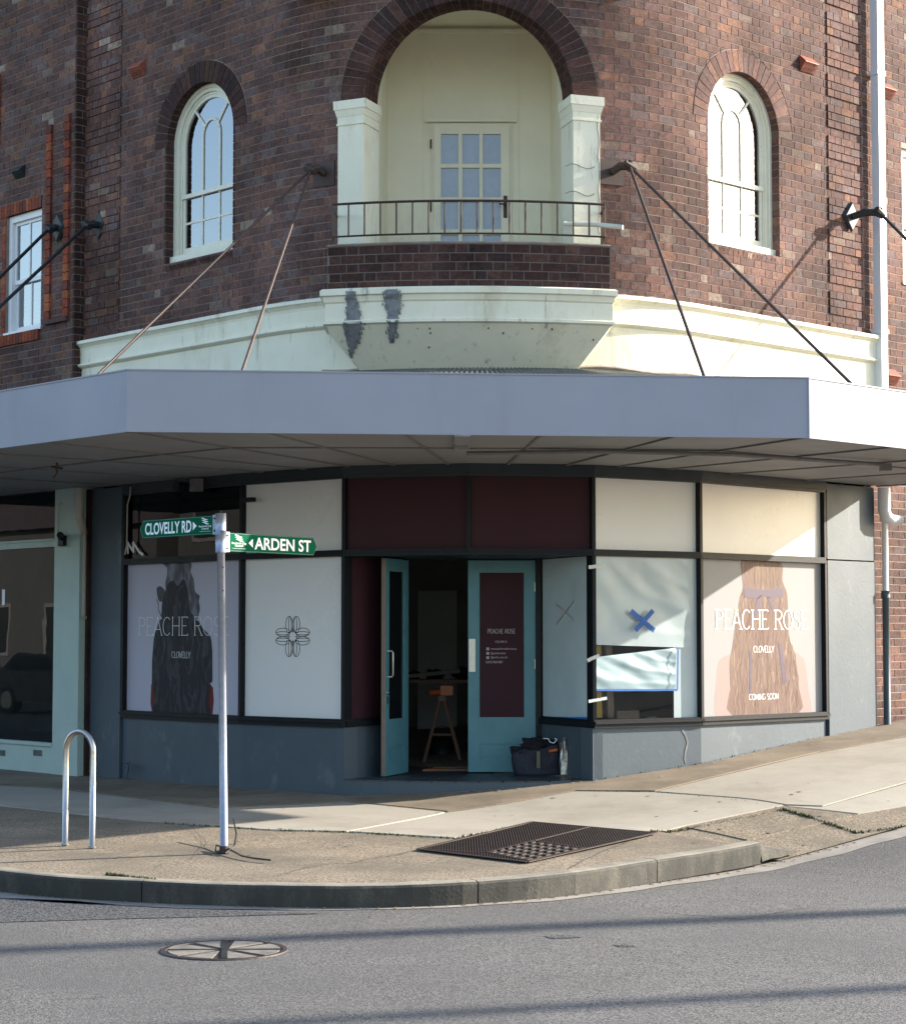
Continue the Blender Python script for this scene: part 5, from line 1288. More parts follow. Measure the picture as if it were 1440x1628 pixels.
# pale green shopfront
g0, g1 = wall(88, 1000, LO)[0], wall(128, 1000, LO)[0]
def wbox(m, s0, s1, z0, z1, o0, o1): m.hexa([P(s0, z0, o0), P(s1, z0, o0), P(s1, z1, o0), P(s0, z1, o0)], [P(s0, z0, o1), P(s1, z0, o1), P(s1, z1, o1), P(s0, z1, o1)])
m = MB(); wbox(m, g0, g1, -.3, 3.32, LO - .3, LO + .02); m.build('pier', M['green'], wing)
zs0 = wall(40, 1178, LO)[1]; zt = wall(60, 868, LO)[1]; zh = wall(40, 776, LO)[1]
m = MB(); wbox(m, SL_, g0, -.3, zs0 - .04, LO - .3, LO); m.build('stall_riser', M['green'], wing)
m = MB(); wbox(m, SL_, g0, zs0 - .04, zs0, LO - .1, LO + .03); m.build('window_sill', M['green'], wing)
m = MB(); wbox(m, SL_, g0, zt - .02, zt + .05, LO - .08, LO + .01); wbox(m, SL_, g0, zt + .0505, zt + .075, LO - .08, LO + .025); m.build('transom_rail', M['green'], wing)
m = MB(); wbox(m, SL_, g1, zh, 3.36, LO - .3, LO + .005); m.build('head_board', M['soffit'], wing)
m = MB(); wbox(m, g0 - 2.3, g0 - 2.24, zs0, zh, LO - .08, LO + .01); m.build('mullion', M['green'], wing)
for a, b in ((zs0, zt - .02), (zt + .075, zh)):
    m = MB(); m.face([P(SL_, a, LO - .04), P(g0, a, LO - .04), P(g0, b, LO - .04), P(SL_, b, LO - .04)]); m.build('shop_glass', M['glassD'], wing)
m = MB(); m.face([P(SL_, -.1, LO - 1.4), P(g1 + .8, -.1, LO - 1.4), P(g1 + .8, 3.3, LO - 1.4), P(SL_, 3.3, LO - 1.4)]); m.face([P(SL_, zs0, LO - 1.4), P(SL_, zs0, LO - .05), P(g1, zs0, LO - .05), P(g1 + .8, zs0, LO - 1.4)])
m.build('shop_backdrop', M['inside'], wing)
m = MB(); wbox(m, g0 - .9, g0 - .45, zs0 + .1, 2.1, LO - .9, LO - .85); m.build('display_board', M['beam'], wing)
m = MB(); sn = wall(3, 950, LO)[0]; m.face([P(sn - .05, wall(3, 962, LO)[1], LO - .035), P(sn + .02, wall(3, 962, LO)[1], LO - .035), P(sn + .02, wall(3, 937, LO)[1], LO - .035), P(sn - .05, wall(3, 937, LO)[1], LO - .035)]); m.build('notice', M['white'], wing)
for px in (3, 61):
    m = MB(); s_, z_ = wall(px, 1197, LO); wbox(m, s_ - .1, s_ + .1, z_ - .045, z_ + .045, LO - .01, LO + .004); v = m.build('air_vent', M['green'], wing)
    m = MB()
    for k in range(9): m.tube([P(s_ - .085 + k * .021, z_ - .035, LO + .006), P(s_ - .085 + k * .021, z_ + .035, LO + .006)], .0045, 5)
    m.build('vent_slots', M['ironD'], v)['kind'] = 'stuff'
m = MB(); s_, z_ = wall(105, 860, LO); wbox(m, s_ - .05, s_ + .05, z_ - .06, z_ + .06, LO + .02, LO + .07); m.tube([P(s_ + .02, z_ + .04, LO + .07), P(s_ + .1, z_ + .06, LO + .14)], .04, 10); m.build('security_camera', M['black'], wing)
m = MB(); s_ = wall(98, 800, LO)[0]; m.tube([P(s_ + .22, 2.62, LO + .04), P(s_, 2.62, LO + .04), P(s_, 3.1, LO + .04), P(s_ + .05, 3.12, LO + .04)], .007, 6); m.build('conduit', M['green'], wing)
# drain pipe between the two shops
m = MB(); s_ = wall(131, 800, LO + .06)[0]
m.tube([P(s_ - .04, 3.27, LO + .07), P(s_ - .04, 2.93, LO + .07), P(s_ + .01, 2.86, LO + .07), P(s_ + .03, 2.74, LO + .05)], [.055, .055, .05, .04], 12); dpipe = m.build('waste_pipe', M['pipeB'], wing, True)
m = MB(); m.tube([P(s_ + .045, 2.74, LO + .05), P(s_ + .045, 1.86, LO + .05), P(s_ + .03, 1.81, LO + .04), P(s_ - .0, 1.80, LO + .0)], .02, 10); m.build('waste_pipe', M['pipeB'], wing, True)
m = MB(); wbox(m, g1 + .004, g1 + .05, .0, 3.26, LO - .3, LO - .06); m.build('pier_edge', M['brickD'], wing)

# ================================================================ right wing
c1 = path(7.2, 0)
rw = empty('brick_annex', (c1[0], c1[1], .6), 'sunlit tan brick side wall beyond the white downpipe on the right', 'building')
r0 = 5.60; wr = wall(1434, 350, -.03)[0]
OR = Op(wr + .5, .5, wall(1434, 452, -.03)[1], top=wall(1434, 235, -.03)[1]); ORb = Rect(wr, wr + 1.0, OR.z0, OR.top)
backing('wall', 5.45, 10, .0, ZT, -.03, [OR], M['mortar'], rw)
blr = brick_rows(r0 - .1, 9.6, -52, NR, -.03, [ORb], 'stretcher')
lay(blr, M['brick'], rw, lambda s, z: abs(s - 5.9) + abs(z - 5) * .08)
sash_window(wr, wr + 1.0, OR.z0, OR.top, -.03, rw)
m = MB(); m.strip([[P(s, z, -.03), P(s, z, -.19)] for s, z in ((wr, OR.z0), (wr, OR.top), (wr + 1, OR.top), (wr + 1, OR.z0), (wr, OR.z0))]); m.build('reveal', M['mortar'], rw)
air_vent(1406, 146, .24, -.03, rw); air_vent(1413, 601, .24, -.03, rw)
# white square downpipe in the corner, then its lower run
m = MB(); sA = wall(1376, 300, .0)[0]
wbox(m, 5.60, 5.72, 4.1, 9.3, .03, .13)
for z in (8.0, 5.02): wbox(m, 5.585, 5.735, z, z + .05, .0, .138)
dp = m.build('downpipe', M['pipeW'], bldg)
m = MB(); m.tube([P(5.62, 3.26, .12), P(5.62, 3.0, .12), P(5.65, 2.93, .13), P(5.72, 2.90, .15), P(5.86, 2.90, .17)], [.07, .07, .07, .06, .055], 14); m.build('pipe_elbow', M['white'], bldg, True)
m = MB(); m.tube([P(5.70, 3.2, .07), P(5.70, 2.0, .07)], .035, 10); m.build('downpipe', M['white'], bldg, True)
m = MB(); m.tube([P(5.70, 2.05, .07), P(5.70, .55, .07)], .04, 10); m.tube([P(5.70, 2.02, .07), P(5.70, 2.10, .07)], .05, 12); m.build('downpipe', M['slate'], bldg, True)
m = MB(); wbox(m, 5.565, 5.60, .4, 3.2, -.08, -.01); m.build('pier_edge', M['black'], bldg)

# ================================================================ awning
A1, A2, A3 = (-2.69, 16.54), (3.03, 17.07), (6.77, 20.58)
A0 = (A1[0] + uL[0] * 9, A1[1] + uL[1] * 9)
ZF0, ZF1 = 3.275, 3.785
aw = empty('awning', (.17, 17.6, 3.28), 'grey awning with a plain deep fascia wrapping the corner above the shop windows', 'awning')
fas = [Frame(A0, A1), Frame(A1, A2), Frame(A2, A3)]
for k, fr in enumerate(fas):
    m = MB(); m.fbox(fr, 0, fr.L, ZF0, ZF1, -.03, 0); m.fbox(fr, 0, fr.L, ZF1 - .0, ZF1 + .012, -.035, .008); m.build('fascia_panel', M['fascia'], aw)
m = MB(); m.tube([(A2[0], A2[1] - .004, ZF0), (A2[0], A2[1] - .004, ZF1)], .008, 6); m.build('corner_trim', M['fascia'], aw)
e3 = path(5.66, .01)
# end board of the awning on the right
fe_ = Frame(A3, e3[:2]); m = MB(); m.fbox(fe_, 0, fe_.L, ZF0, ZF1, -.03, 0); m.build('end_board', M['fascia'], aw)
def foot(x, y):
    dx, dy = x - CC[0], y - CC[1]; tR = dx * uR[0] + dy * uR[1]; tL = dx * uL[0] + dy * uL[1]
    a = dx * nR[0] + dy * nR[1]; b = dx * nL[0] + dy * nL[1]
    if tR > 0 and a > b: return S0 + tR
    if tL > 0 and b > a: return -S0 - tL
    t = math.atan2(dy, dx); t = t if t < 0 else t - 2 * math.pi
    return (t - aM) * RC
st = []
for fr, n in ((fas[0], 7), (fas[1], 5), (fas[2], 4)):
    for i in range(n): st.append(fr.p(fr.L * i / n, 0, -.03)[:2])
st.append(A3)
ft = [min(foot(*q), 5.70) for q in st]
def inn(i): return path(ft[i], .0)[:2]
def lerp(a, b, t): return (a[0] + (b[0] - a[0]) * t, a[1] + (b[1] - a[1]) * t)
for i in range(len(st) - 1):
    for t0, t1 in ((0, .42), (.42, 1)):
        c = [lerp(st[i], inn(i), t0), lerp(st[i + 1], inn(i + 1), t0)]
        if t1 < 1: d = [lerp(st[i + 1], inn(i + 1), t1), lerp(st[i], inn(i), t1)]
        else:
            k = 6; d = [path(ft[i + 1] + (ft[i] - ft[i + 1]) * q / k, -.02)[:2] for q in range(k + 1)]
        dz = rnd.uniform(-.002, .002); pts = c + d
        m = MB(); m.prism([(x, y, ZF0 + .012 + dz) for x, y in pts], [(x, y, ZF0 + .03 + dz) for x, y in pts]); fix_normals(m.build('soffit_panel', M['soffit'], aw))
def stripbar(a, b, w=.015):
    fr = Frame(a, b); m = MB(); m.fbox(fr, 0, fr.L, ZF0 - .001, ZF0 + .011, -w, w); return m.build('cover_strip', M['strip'], aw)
for i in range(1, len(st) - 1): stripbar(st[i], inn(i))
for i in range(len(st) - 1): stripbar(lerp(st[i], inn(i), .42), lerp(st[i + 1], inn(i + 1), .42), .012)
# conduit and bracket under the soffit
m = MB(); pl = [atY(x, y, Y)[:2] for x, y, Y in ((742, 716, 18.2), (960, 720, 18.0), (1160, 727, 18.3), (1300, 733, 18.9), (1405, 738, 19.4))]
m.tube([(x, y, ZF0 - .03) for x, y in pl], .02, 8); m.build('conduit', M['strip'], aw)
m = MB(); x, y, _ = atY(1407, 735, 19.4); m.box(x - .05, x + .05, y - .05, y + .05, ZF0 - .09, ZF0 - .02); m.build('junction_box', M['strip'], aw)
m = MB(); x, y, _ = atY(734, 712, 18.0); m.box(x - .07, x + .07, 16.8, 18.3, ZF0 - .012, ZF0 + .004); m.box(x - .05, x + .05, 17.6, 17.75, ZF0 - .05, ZF0 - .012); m.build('soffit_bracket', M['soffit'], aw)
m = MB(); x, y, _ = atY(91, 740, 19.5); m.tube([(x, y, ZF0), (x, y, ZF0 - .1)], .012, 6); m.tube([(x - .05, y, ZF0 - .04), (x + .06, y, ZF0 - .06)], .012, 6); m.tube([(x, y, ZF0 - .1), (x - .03, y, ZF0 - .15)], .008, 6); m.build('ceiling_hook', M['iron'], aw)
# corrugated roof from wall to fascia
m = MB(); rows = []; dense = []
acc = 0
for fr in fas:
    n = int(fr.L / .019)
    for i in range(n): dense.append(fr.p(fr.L * i / n, 0, -.04)[:2])
prev = None; ph = 0
for q in dense:
    if prev: ph += math.hypot(q[0] - prev[0], q[1] - prev[1])
    prev = q; s = min(foot(*q), 5.66); w = path(s, .04)[:2]; h = .016 * math.sin(ph * 2 * math.pi / .076)
    rows.append([(q[0], q[1], 3.66 + h), (w[0], w[1], 4.225 + h)])
m.strip(rows); m.build('corrugated_roof', M['zinc'], aw, True)
# tie rods and their wall brackets
def rod(a, b, r=.014, mt='iron'):
    m = MB(); m.tube([a, b], r, 8); m.build('tie_rod', M[mt], aw)
def wall_bracket(px, py, off0, bx, by, reach, mt, kind):
    s, z = wall(px, py, off0); m = MB(); fr = WF(s - .2, s + .2, off0); c = fr.L / 2
    if kind == 'square': m.fbox(fr, c - .13, c + .13, z - .13, z + .12, 0, .02)
    else:
        m.prism([fr.p(c + .15 * math.cos(t), z + .18 * math.sin(t), 0) for t in [math.pi / 2 * k for k in range(4)]], [fr.p(c + .12 * math.cos(t), z + .15 * math.sin(t), .025) for t in [math.pi / 2 * k for k in range(4)]])
    m.tube([fr.p(c, z, .02), fr.p(c + bx * .5, z + by + .02, reach * .5), fr.p(c + bx, z + by, reach)], [.04, .045, .04], 8)
    tip = fr.p(c + bx, z + by, reach)
    m.tube([fr.p(c + bx - .06, z + by + .03, reach), fr.p(c + bx + .06, z + by - .03, reach)], .04, 8)
    m.tube([fr.p(c + bx, z + by - .05, reach - .02), fr.p(c + bx, z + by + .06, reach + .02)], .022, 6)
    fix_normals(m.build('wall_bracket', M[mt], aw)); return tip
def onto(px, py):   # the fascia top seen at this picture column
    r = ray(px, py); best = None
    for fr in fas:
        t = (fr.o[0] * fr.n[0] + fr.o[1] * fr.n[1]) / (r[0] * fr.n[0] + r[1] * fr.n[1]); u = (r[0] * t - fr.o[0]) * fr.d[0] + (r[1] * t - fr.o[1]) * fr.d[1]
        if -1e-3 <= u <= fr.L and t > 0: best = fr.p(u, ZF1 - .02, -.05)
    return best
t = wall_bracket(516, 276, 0, -.06, 0.02, .16, 'iron', 'square'); rod(t, onto(383, 590)); rod(t, onto(140, 600))
t = wall_bracket(972, 274, 0, .10, .03, .2, 'iron', 'square'); rod(t, onto(1123, 596), .016); rod(t, onto(1368, 608), .016)
t = wall_bracket(1352, 345, .03, .12, .02, .3, 'ironD', 'diamond'); rod(t, fas[2].p(fas[2].L * .93, ZF1 - .02, -.05), .018, 'ironD')
t = wall_bracket(93, 362, LO + .03, -.01, -.03, .12, 'ironD', 'diamond'); rod(t, onto(-235, 660), .02, 'ironD')
t = wall_bracket(159, 358, 0, -.02, -.02, .16, 'ironD', 'diamond'); rod(t, onto(-190, 655), .02, 'ironD')
# roof side flashing lump seen above the fascia
m = MB(); m.tube([P(s, 4.25 + .015 * math.sin(s * 6), .05) for s in rng(-1.6, 3.2, .15)], .02, 6); m.build('roof_flashing', M['mortar'], aw)

# ================================================================ street sign
bx, by = ghit(356.5, 1355); bz = gp(bx, by); SX, SY = bx, by
top = atY(351, 815, by)
sp = empty('street_sign', (bx, by, bz), 'galvanised pole with two green street name blades at the kerb', 'street sign')
def polept(z): t = (z - bz) / (top[2] - bz); return (bx + (top[0] - bx) * t, by, z)
m = MB(); m.tube([polept(bz - .05), polept(bz + .9), polept(top[2] - .005)], .030, 20); m.build('pole', M['roadsteel'], sp, True)
m = MB()
for z in (2.20 + bz, 2.02 + bz): c = polept(z); m.tube([(c[0] + .018, c[1] - .03, z), (c[0] + .018, c[1] - .0305 + .004, z)], .006, 8)
m.build('rivet_hole', M['ink'], sp)
blades = []
def blade(side, z0, z1, L, ang, txt, label):
    zc = (z0 + z1) / 2; c = polept(zc); d = (math.cos(ang) * side, math.sin(ang)); gap = .035
    if side > 0: fr = Frame((c[0] + d[0] * gap, c[1] + d[1] * gap), (c[0] + d[0] * (gap + L), c[1] + d[1] * (gap + L)))
    else: fr = Frame((c[0] + d[0] * (gap + L), c[1] + d[1] * (gap + L)), (c[0] + d[0] * gap, c[1] + d[1] * gap))
    U = (lambda t: t) if side > 0 else (lambda t: fr.L - t)       # distance from the pole
    h = z1 - z0; e = .045
    out = [(U(.045), z0), (U(L - e), z0), (U(L), zc), (U(L - e), z1), (U(.045), z1)]
    if side < 0: out = out[::-1]
    m = MB(); m.prism([fr.p(u, z, -.004) for u, z in out], [fr.p(u, z, .004) for u, z in out]); b = m.build('sign_blade', M['sign'], sp); fix_normals(b); b['label'] = label
    # clamp
    m = MB(); a0, a1 = sorted((U(-.005), U(.05))); m.fbox(fr, a0, a1, z0 - .004, z1 + .004, -.012, -.0045); m.fbox(fr, a0, a1, z0 - .004, z1 + .004, .0045, .014); br = m.build('clamp', M['roadsteel'], sp)
    m = MB(); m.tube([(c[0], c[1], z0 - .012), (c[0], c[1], z1 + .012)], .042, 20); m.build('collar', M['roadsteel'], sp, True)
    m = MB(); u = U(.022)
    for z in (z0 + .025, z1 - .025): m.tube([fr.p(u, z, .014), fr.p(u, z, .022)], .008, 8)
    m.build('bolt', M['ironD'], sp)
    off = .0052; pt = lambda u, z: fr.p(u, z, off)
    # border
    m = MB(); bars(m, fr, [(U(.06), z0 + .006), (U(L - e), z0 + .006), (U(L - .006), zc), (U(L - e), z1 - .006), (U(.06), z1 - .006)], .0025, .0041, .0049); m.build('border', M['p_light'], b)
    # council panel: near the pole
    lg0, lg1 = sorted((U(.07), U(.26)))
    w = lg1 - lg0; m = MB()
    for k in range(3):
        pts = [(lg0 + w * (.24 + .46 * i / 8) + .007 * k, z0 + h * (.86 - .11 * k) + .0055 * math.sin(i / 8 * 5.6 + .9) - .0012 * i) for i in range(9)]
        Ls = [fr.p(u, z + .008 * max(0, math.sin(math.pi * i / 8)) ** .7, off) for i, (u, z) in enumerate(pts)]; Rs = [fr.p(u, z - .0015, off) for u, z in pts]
        m.strip([Rs, Ls])
    m.build('council_logo', M['signW'], b)
    font_text('Randwick City', pt, lg0 + w * .08, lg1 - w * .05, z0 + h * .41, z0 + h * .51, M['signW'], b, bold=.012, fit='RiC')
    font_text('Council', pt, lg0 + w * .27, lg1 - w * .25, z0 + h * .28, z0 + h * .38, M['signW'], b, bold=.012, fit='RiC')
    font_text('a sense of community', pt, lg0 + w * .13, lg1 - w * .1, z0 + h * .165, z0 + h * .21, M['signW'], b, fit='RiC')
    # arrow
    m = MB(); q0 = U(.275); q1 = U(.325); m.face([pt(q0, zc), pt(q1, zc - .035), pt(q1, zc + .035)] if side > 0 else [pt(q0, zc), pt(q1, zc + .035), pt(q1, zc - .035)]); m.build('arrow', M['signW'], b)
    t0, t1 = sorted((U(.345), U(L - .075)))
    font_text(txt, pt, t0, t1, z0 + h * .19, z0 + h * .81, M['signW'], b, bold=.022, fit='CAD')
    return b
ztop = top[2]
blade(-1, ztop - .165, ztop - .018, 1.06, aL, 'CLOVELLY RD', 'green blade reading CLOVELLY RD')
zt2 = atY(372, 846, by)[2]
blade(1, zt2 - .148, zt2, 1.10, R_(53), 'ARDEN ST', 'green blade reading ARDEN ST')
m = MB(); m.tube([(bx, by, bz - .01), (bx, by, bz + .012)], .055, 18); m.tube([(bx, by, bz), (bx, by, bz + .05)], .036, 18); m.build('base_collar', M['castiron'], sp)
# the loose cable tie round its foot
m = MB(); pts = [ghit(x, y) for x, y in ((372, 1333), (377, 1343), (374, 1353), (360, 1358), (344, 1355), (345, 1349), (362, 1353), (385, 1362), (405, 1366), (432, 1369))]
zz = [.16, .09, .04, .012, .012, .03, .03, .012, .012, .012]
m.tube([(p[0], p[1] - .05, gp(*p) + z) for p, z in zip(catmull(pts, 1), zz)], .007, 6)
thing1(m, 'loose_cable', M['rubber'], 'black loose cable curled around the foot of the street sign pole', 'cable')

# bike hoop
p0, p1 = ghit(104, 1343), ghit(147, 1347)
bh = empty('bike_rack', ((p0[0] + p1[0]) / 2, (p0[1] + p1[1]) / 2, gp(*p0)), 'stainless steel bicycle hoop standing on the pavement', 'bike rack')
zt_ = atY(125, 1163, (p0[1] + p1[1]) / 2)[2]; rr_ = math.hypot(p1[0] - p0[0], p1[1] - p0[1]) / 2
cxh, cyh = (p0[0] + p1[0]) / 2, (p0[1] + p1[1]) / 2; dh = ((p1[0] - p0[0]) / (2 * rr_), (p1[1] - p0[1]) / (2 * rr_))
pts = [(p0[0], p0[1], gp(*p0) - .03)] + [(cxh - dh[0] * rr_ * math.cos(t), cyh - dh[1] * rr_ * math.cos(t), zt_ - rr_ + rr_ * math.sin(t)) for t in [math.pi * k / 16 for k in range(17)]] + [(p1[0], p1[1], gp(*p1) - .03)]
m = MB(); m.tube(pts, .024, 16); m.build('hoop', M['stainless'], bh, True)
m = MB()
for p in (p0, p1): m.tube([(p[0], p[1], gp(*p)), (p[0], p[1], gp(*p) + .006)], .034, 16)
m.build('base_flange', M['stainless'], bh)

# drain grate
dg_ = [ghit(x, y) for x, y in ((664, 1351), (845.5, 1307.5), (1043, 1325), (838, 1371.5))]
dr = empty('drain_grate', ((dg_[0][0] + dg_[2][0]) / 2, (dg_[0][1] + dg_[2][1]) / 2, gp(*dg_[0])), 'rusty diamond shaped iron drain grate set in the pavement near the kerb', 'drain grate')
slab('hole_shade', dg_, M['hole_shade'], .002, world=True, th=0, parent=dr)  # flat black sheet on the paving, standing in for the shaded depth
def seg(m, a, b, w, z0, z1, ext=0):
    L = math.hypot(b[0] - a[0], b[1] - a[1]);
    if L < .02: return
    d = ((b[0] - a[0]) / L, (b[1] - a[1]) / L); n = (-d[1] * w / 2, d[0] * w / 2); za, zb = gp(*a), gp(*b)
    m.hexa([(a[0] - n[0], a[1] - n[1], za + z0), (b[0] - n[0], b[1] - n[1], zb + z0), (b[0] + n[0], b[1] + n[1], zb + z0), (a[0] + n[0], a[1] + n[1], za + z0)],
           [(a[0] - n[0], a[1] - n[1], za + z1), (b[0] - n[0], b[1] - n[1], zb + z1), (b[0] + n[0], b[1] + n[1], zb + z1), (a[0] + n[0], a[1] + n[1], za + z1)])
m = MB()
for i in range(4): seg(m, dg_[i], dg_[(i + 1) % 4], .03, .003, .009)
m.build('grate_frame', M['castiron'], dr)
cg = [ghit(x, y) for x, y in ((775, 1356.5), (848, 1338), (928, 1350), (841, 1370))]
def inpoly(p, poly):
    c = False
    for i in range(len(poly)):
        a, b = poly[i], poly[i - 1]
        if (a[1] > p[1]) != (b[1] > p[1]) and p[0] < (b[0] - a[0]) * (p[1] - a[1]) / (b[1] - a[1]) + a[0]: c = not c
    return c
m = MB(); xmin = min(p[0] for p in dg_); xmax = max(p[0] for p in dg_)
x = xmin + .02
while x < xmax:
    run = None; y = 14.6
    while y < 18:
        ok = inpoly((x, y), dg_) and not inpoly((x, y), cg)
        if ok and run is None: run = y
        if not ok and run is not None: seg(m, (x, run), (x, y), .010, .003, .008); run = None
        y += .03
    x += .0215
tag(m.build('grate_bars', M['castiron'], dr), kind='stuff')
seg_m = MB()
a, b = lerp(dg_[1], dg_[2], .48), lerp(cg[1], cg[2], .0); seg(seg_m, a, b, .02, .0035, .0105); seg(seg_m, dg_[0], cg[0], .0201, .0035, .0095)
for i in range(4): seg(seg_m, cg[i], cg[(i + 1) % 4], .025, .003, .0115)
seg_m.build('grate_crossbar', M['castiron'], dr)
for i in range(6):
    for k in range(6):
        c = [lerp(lerp(cg[0], cg[1], (k + f_[0]) / 6), lerp(cg[3], cg[2], (k + f_[0]) / 6), (i + f_[1]) / 6) for f_ in ((.12, .1), (.12, .62), (.62, .62), (.62, .1))]
        m = MB(); m.prism([(x, y, gp(x, y) + .004) for x, y in c], [(x, y, gp(x, y) + .013) for x, y in c]); fix_normals(m.build('grate_stud', M['castiron'], dr))

# manhole in the road
mx_, my_ = ghit(357, 1511.5, fn=gr); mz = gr(mx_, my_)
mh = empty('manhole_cover', (mx_, my_, mz), 'round manhole cover with pale concrete segments in the road', 'manhole cover')
RM = .355
m = MB(); m.strip([[(mx_ + r * math.cos(2 * math.pi * k / 48), my_ + r * math.sin(2 * math.pi * k / 48), mz + z) for k in range(48)] for r, z in ((RM + .02, .001), (RM + .015, .008), (RM - .012, .008), (RM - .014, .003), (.0, .003))], True)
m.build('rim', M['castiron'], mh)
for k in range(8):
    a0 = math.radians(45 * k + rnd.uniform(3, 9)); a1 = math.radians(45 * (k + 1) - rnd.uniform(3, 9)); m = MB(); n = 6
    o_ = [(mx_ + .06 * math.cos((a0 + a1) / 2), my_ + .06 * math.sin((a0 + a1) / 2))] + [(mx_ + (RM - .025) * math.cos(a0 + (a1 - a0) * i / n), my_ + (RM - .025) * math.sin(a0 + (a1 - a0) * i / n)) for i in range(n + 1)]
    m.prism([(x, y, mz + .0032) for x, y in o_], [(x, y, mz + .0085) for x, y in o_]); m.build('infill_segment', M['infill'], mh)
fm = Frame((mx_ * (1 - .335 / my_), my_ - .335), (mx_ * (1 + .335 / my_), my_ + .335)); m = MB(); m.fbox(fm, 0, fm.L, mz + .0033, mz + .0115, -.018, .018); m.build('lifting_bar', M['ironD'], mh)

# ---- tools by the door
def onstep(px, py, z=stepz): r = ray(px, py); t = (z - EYE) / r[2]; return (r[0] * t, r[1] * t)
tb = onstep(856, 1234)
bag = empty('tool_bag', (tb[0], tb[1], stepz), 'open navy canvas tool bag stuffed with black cloth on the doorstep', 'bag')
def bagmesh(cx, cy, w, d, h, z0, flare, seed, n=28, k=9, amp=.015):
    r = random.Random(seed); m = MB(); rows = []
    for j_ in range(k):
        t = j_ / (k - 1); row = []
        for i in range(n):
            a = 2 * math.pi * i / n; ca, sa = math.cos(a), math.sin(a); q = 2.6
            ex = math.copysign(abs(ca) ** (2 / q), ca) * w / 2 * (1 + flare * t); ey = math.copysign(abs(sa) ** (2 / q), sa) * d / 2 * (1 + flare * .5 * t)
            wob = amp * (math.sin(3 * a + t * 4 + seed) + .6 * math.sin(7 * a - t * 6)) * (0.3 + t)
            row.append((cx + ex + wob * ca, cy + ey + wob * sa, z0 + h * t + (.03 * math.cos(a * 2 + seed) + .015 * math.sin(5 * a)) * (t > .95)))
        rows.append(row)
    m.strip([[(cx, cy, z0)] * n] + rows, True); return m, rows
w_ = 78 / F * tb[1]
m, rws_ = bagmesh(tb[0], tb[1] + .14, w_, .24, .27, stepz, .06, 2); m.build('bag_body', M['navy'], bag, True)
m, _ = bagmesh(tb[0], tb[1] + .14, w_ * .9, .19, .03, stepz + .20, 0, 5); m.strip([[ (x, y, z) for x, y, z in _[-1]], [(tb[0], tb[1] + .14, stepz + .24)] * 28], True); m.build('bag_lining', M['cloth'], bag, True)
def lump(cx, cy, cz, rx, ry, rz, seed, mt, name, parent, label=None, cat=None):
    bm = bmesh.new(); bmesh.ops.create_icosphere(bm, subdivisions=4, radius=1); r = random.Random(seed); o = [r.random() * 6 for _ in range(6)]
    for v in bm.verts:
        p = v.co; k = 1 + .22 * math.sin(4 * p.x + o[0]) * math.sin(5 * p.y + o[1]) + .13 * math.sin(9 * p.z + o[2] + 4 * p.x) + .06 * math.sin(17 * p.x + o[3]) * math.sin(15 * p.z + o[4])
        v.co = Vector((cx + p.x * rx * k, cy + p.y * ry * k, cz + p.z * rz * k))
    me = bpy.data.meshes.new(name); bm.to_mesh(me); bm.free(); me.materials.append(mt); me.shade_smooth(); return tag(link(name, me, parent), label, cat)
lump(tb[0] - .03, tb[1] + .13, stepz + .30, .14, .09, .085, 1, M['cloth'], 'black_jacket', None, 'crumpled black jacket heaped on top of the navy tool bag', 'jacket')
lump(tb[0] + .12, tb[1] + .16, stepz + .29, .10, .08, .06, 7, M['cloth'], 'black_sack', None, 'small black drawstring sack at the right of the tool bag', 'sack')
m = MB(); m.face([(tb[0] - .03, tb[1] + .003, stepz + .24), (tb[0] + .0, tb[1] + .0, stepz + .24), (tb[0] + .02, tb[1] + .008, stepz + .10), (tb[0] - .015, tb[1] + .006, stepz + .08)]); 
m = MB(); m.fbox(Frame((tb[0] - .02, tb[1] + .005), (tb[0] + .01, tb[1] + .005)), 0, .035, stepz + .08, stepz + .25, 0, .012); m.build('strap', M['olive'], bag)
m = MB(); m.tube([(tb[0] + .10, tb[1] + .0, stepz + .25), (tb[0] + .19, tb[1] + .0, stepz + .265)], .016, 10); thing1(m, 'chisel', M['orange'], 'orange handled tool poking out of the navy bag', 'tool', None, True)
m = MB(); m.tube([(tb[0] + .05, tb[1] + .08, stepz + .375), (tb[0] + .1, tb[1] + .06, stepz + .375), (tb[0] + .12, tb[1] + .05, stepz + .34), (tb[0] + .16, tb[1] + .05, stepz + .33), (tb[0] + .19, tb[1] + .06, stepz + .37), (tb[0] + .17, tb[1] + .08, stepz + .375)], .006, 6); thing1(m, 'white_cord', M['white'], 'short white drawstring cord on the black sack', 'cord', None, True)
q = onstep(898, 1235); m, _ = bagmesh(q[0], q[1] + .06, .10, .10, .35, stepz, -.25, 9, 24, 14, .012); m.strip([_[-1], [(q[0], q[1] + .06, stepz + .34)] * 24], True)
thing1(m, 'foil_bag', M['foil'], 'crumpled silver foil bag standing between the tool bag and the bottle', 'bag', None, True)
q = onstep(915, 1232); bt = empty('bottle', (q[0], q[1] + .06, stepz), 'dark plastic bottle with a pale label right of the foil bag', 'bottle')
cxq, cyq = q[0], q[1] + .06
m = MB(); m.tube([(cxq, cyq, stepz + z) for z in (0, .01, .22, .25, .275, .30)], [.04, .047, .047, .042, .02, .015], 20); m.build('bottle_body', M['bottle'], bt, True)
m = MB(); m.tube([(cxq, cyq, stepz + z) for z in (.30, .34)], [.017, .010], 12); m.build('cap', M['p_light'], bt, True)
m = MB(); m.tube([(cxq, cyq, stepz + z) for z in (.17, .225)], .0485, 20, False); m.build('bottle_label', M['white'], bt, True)

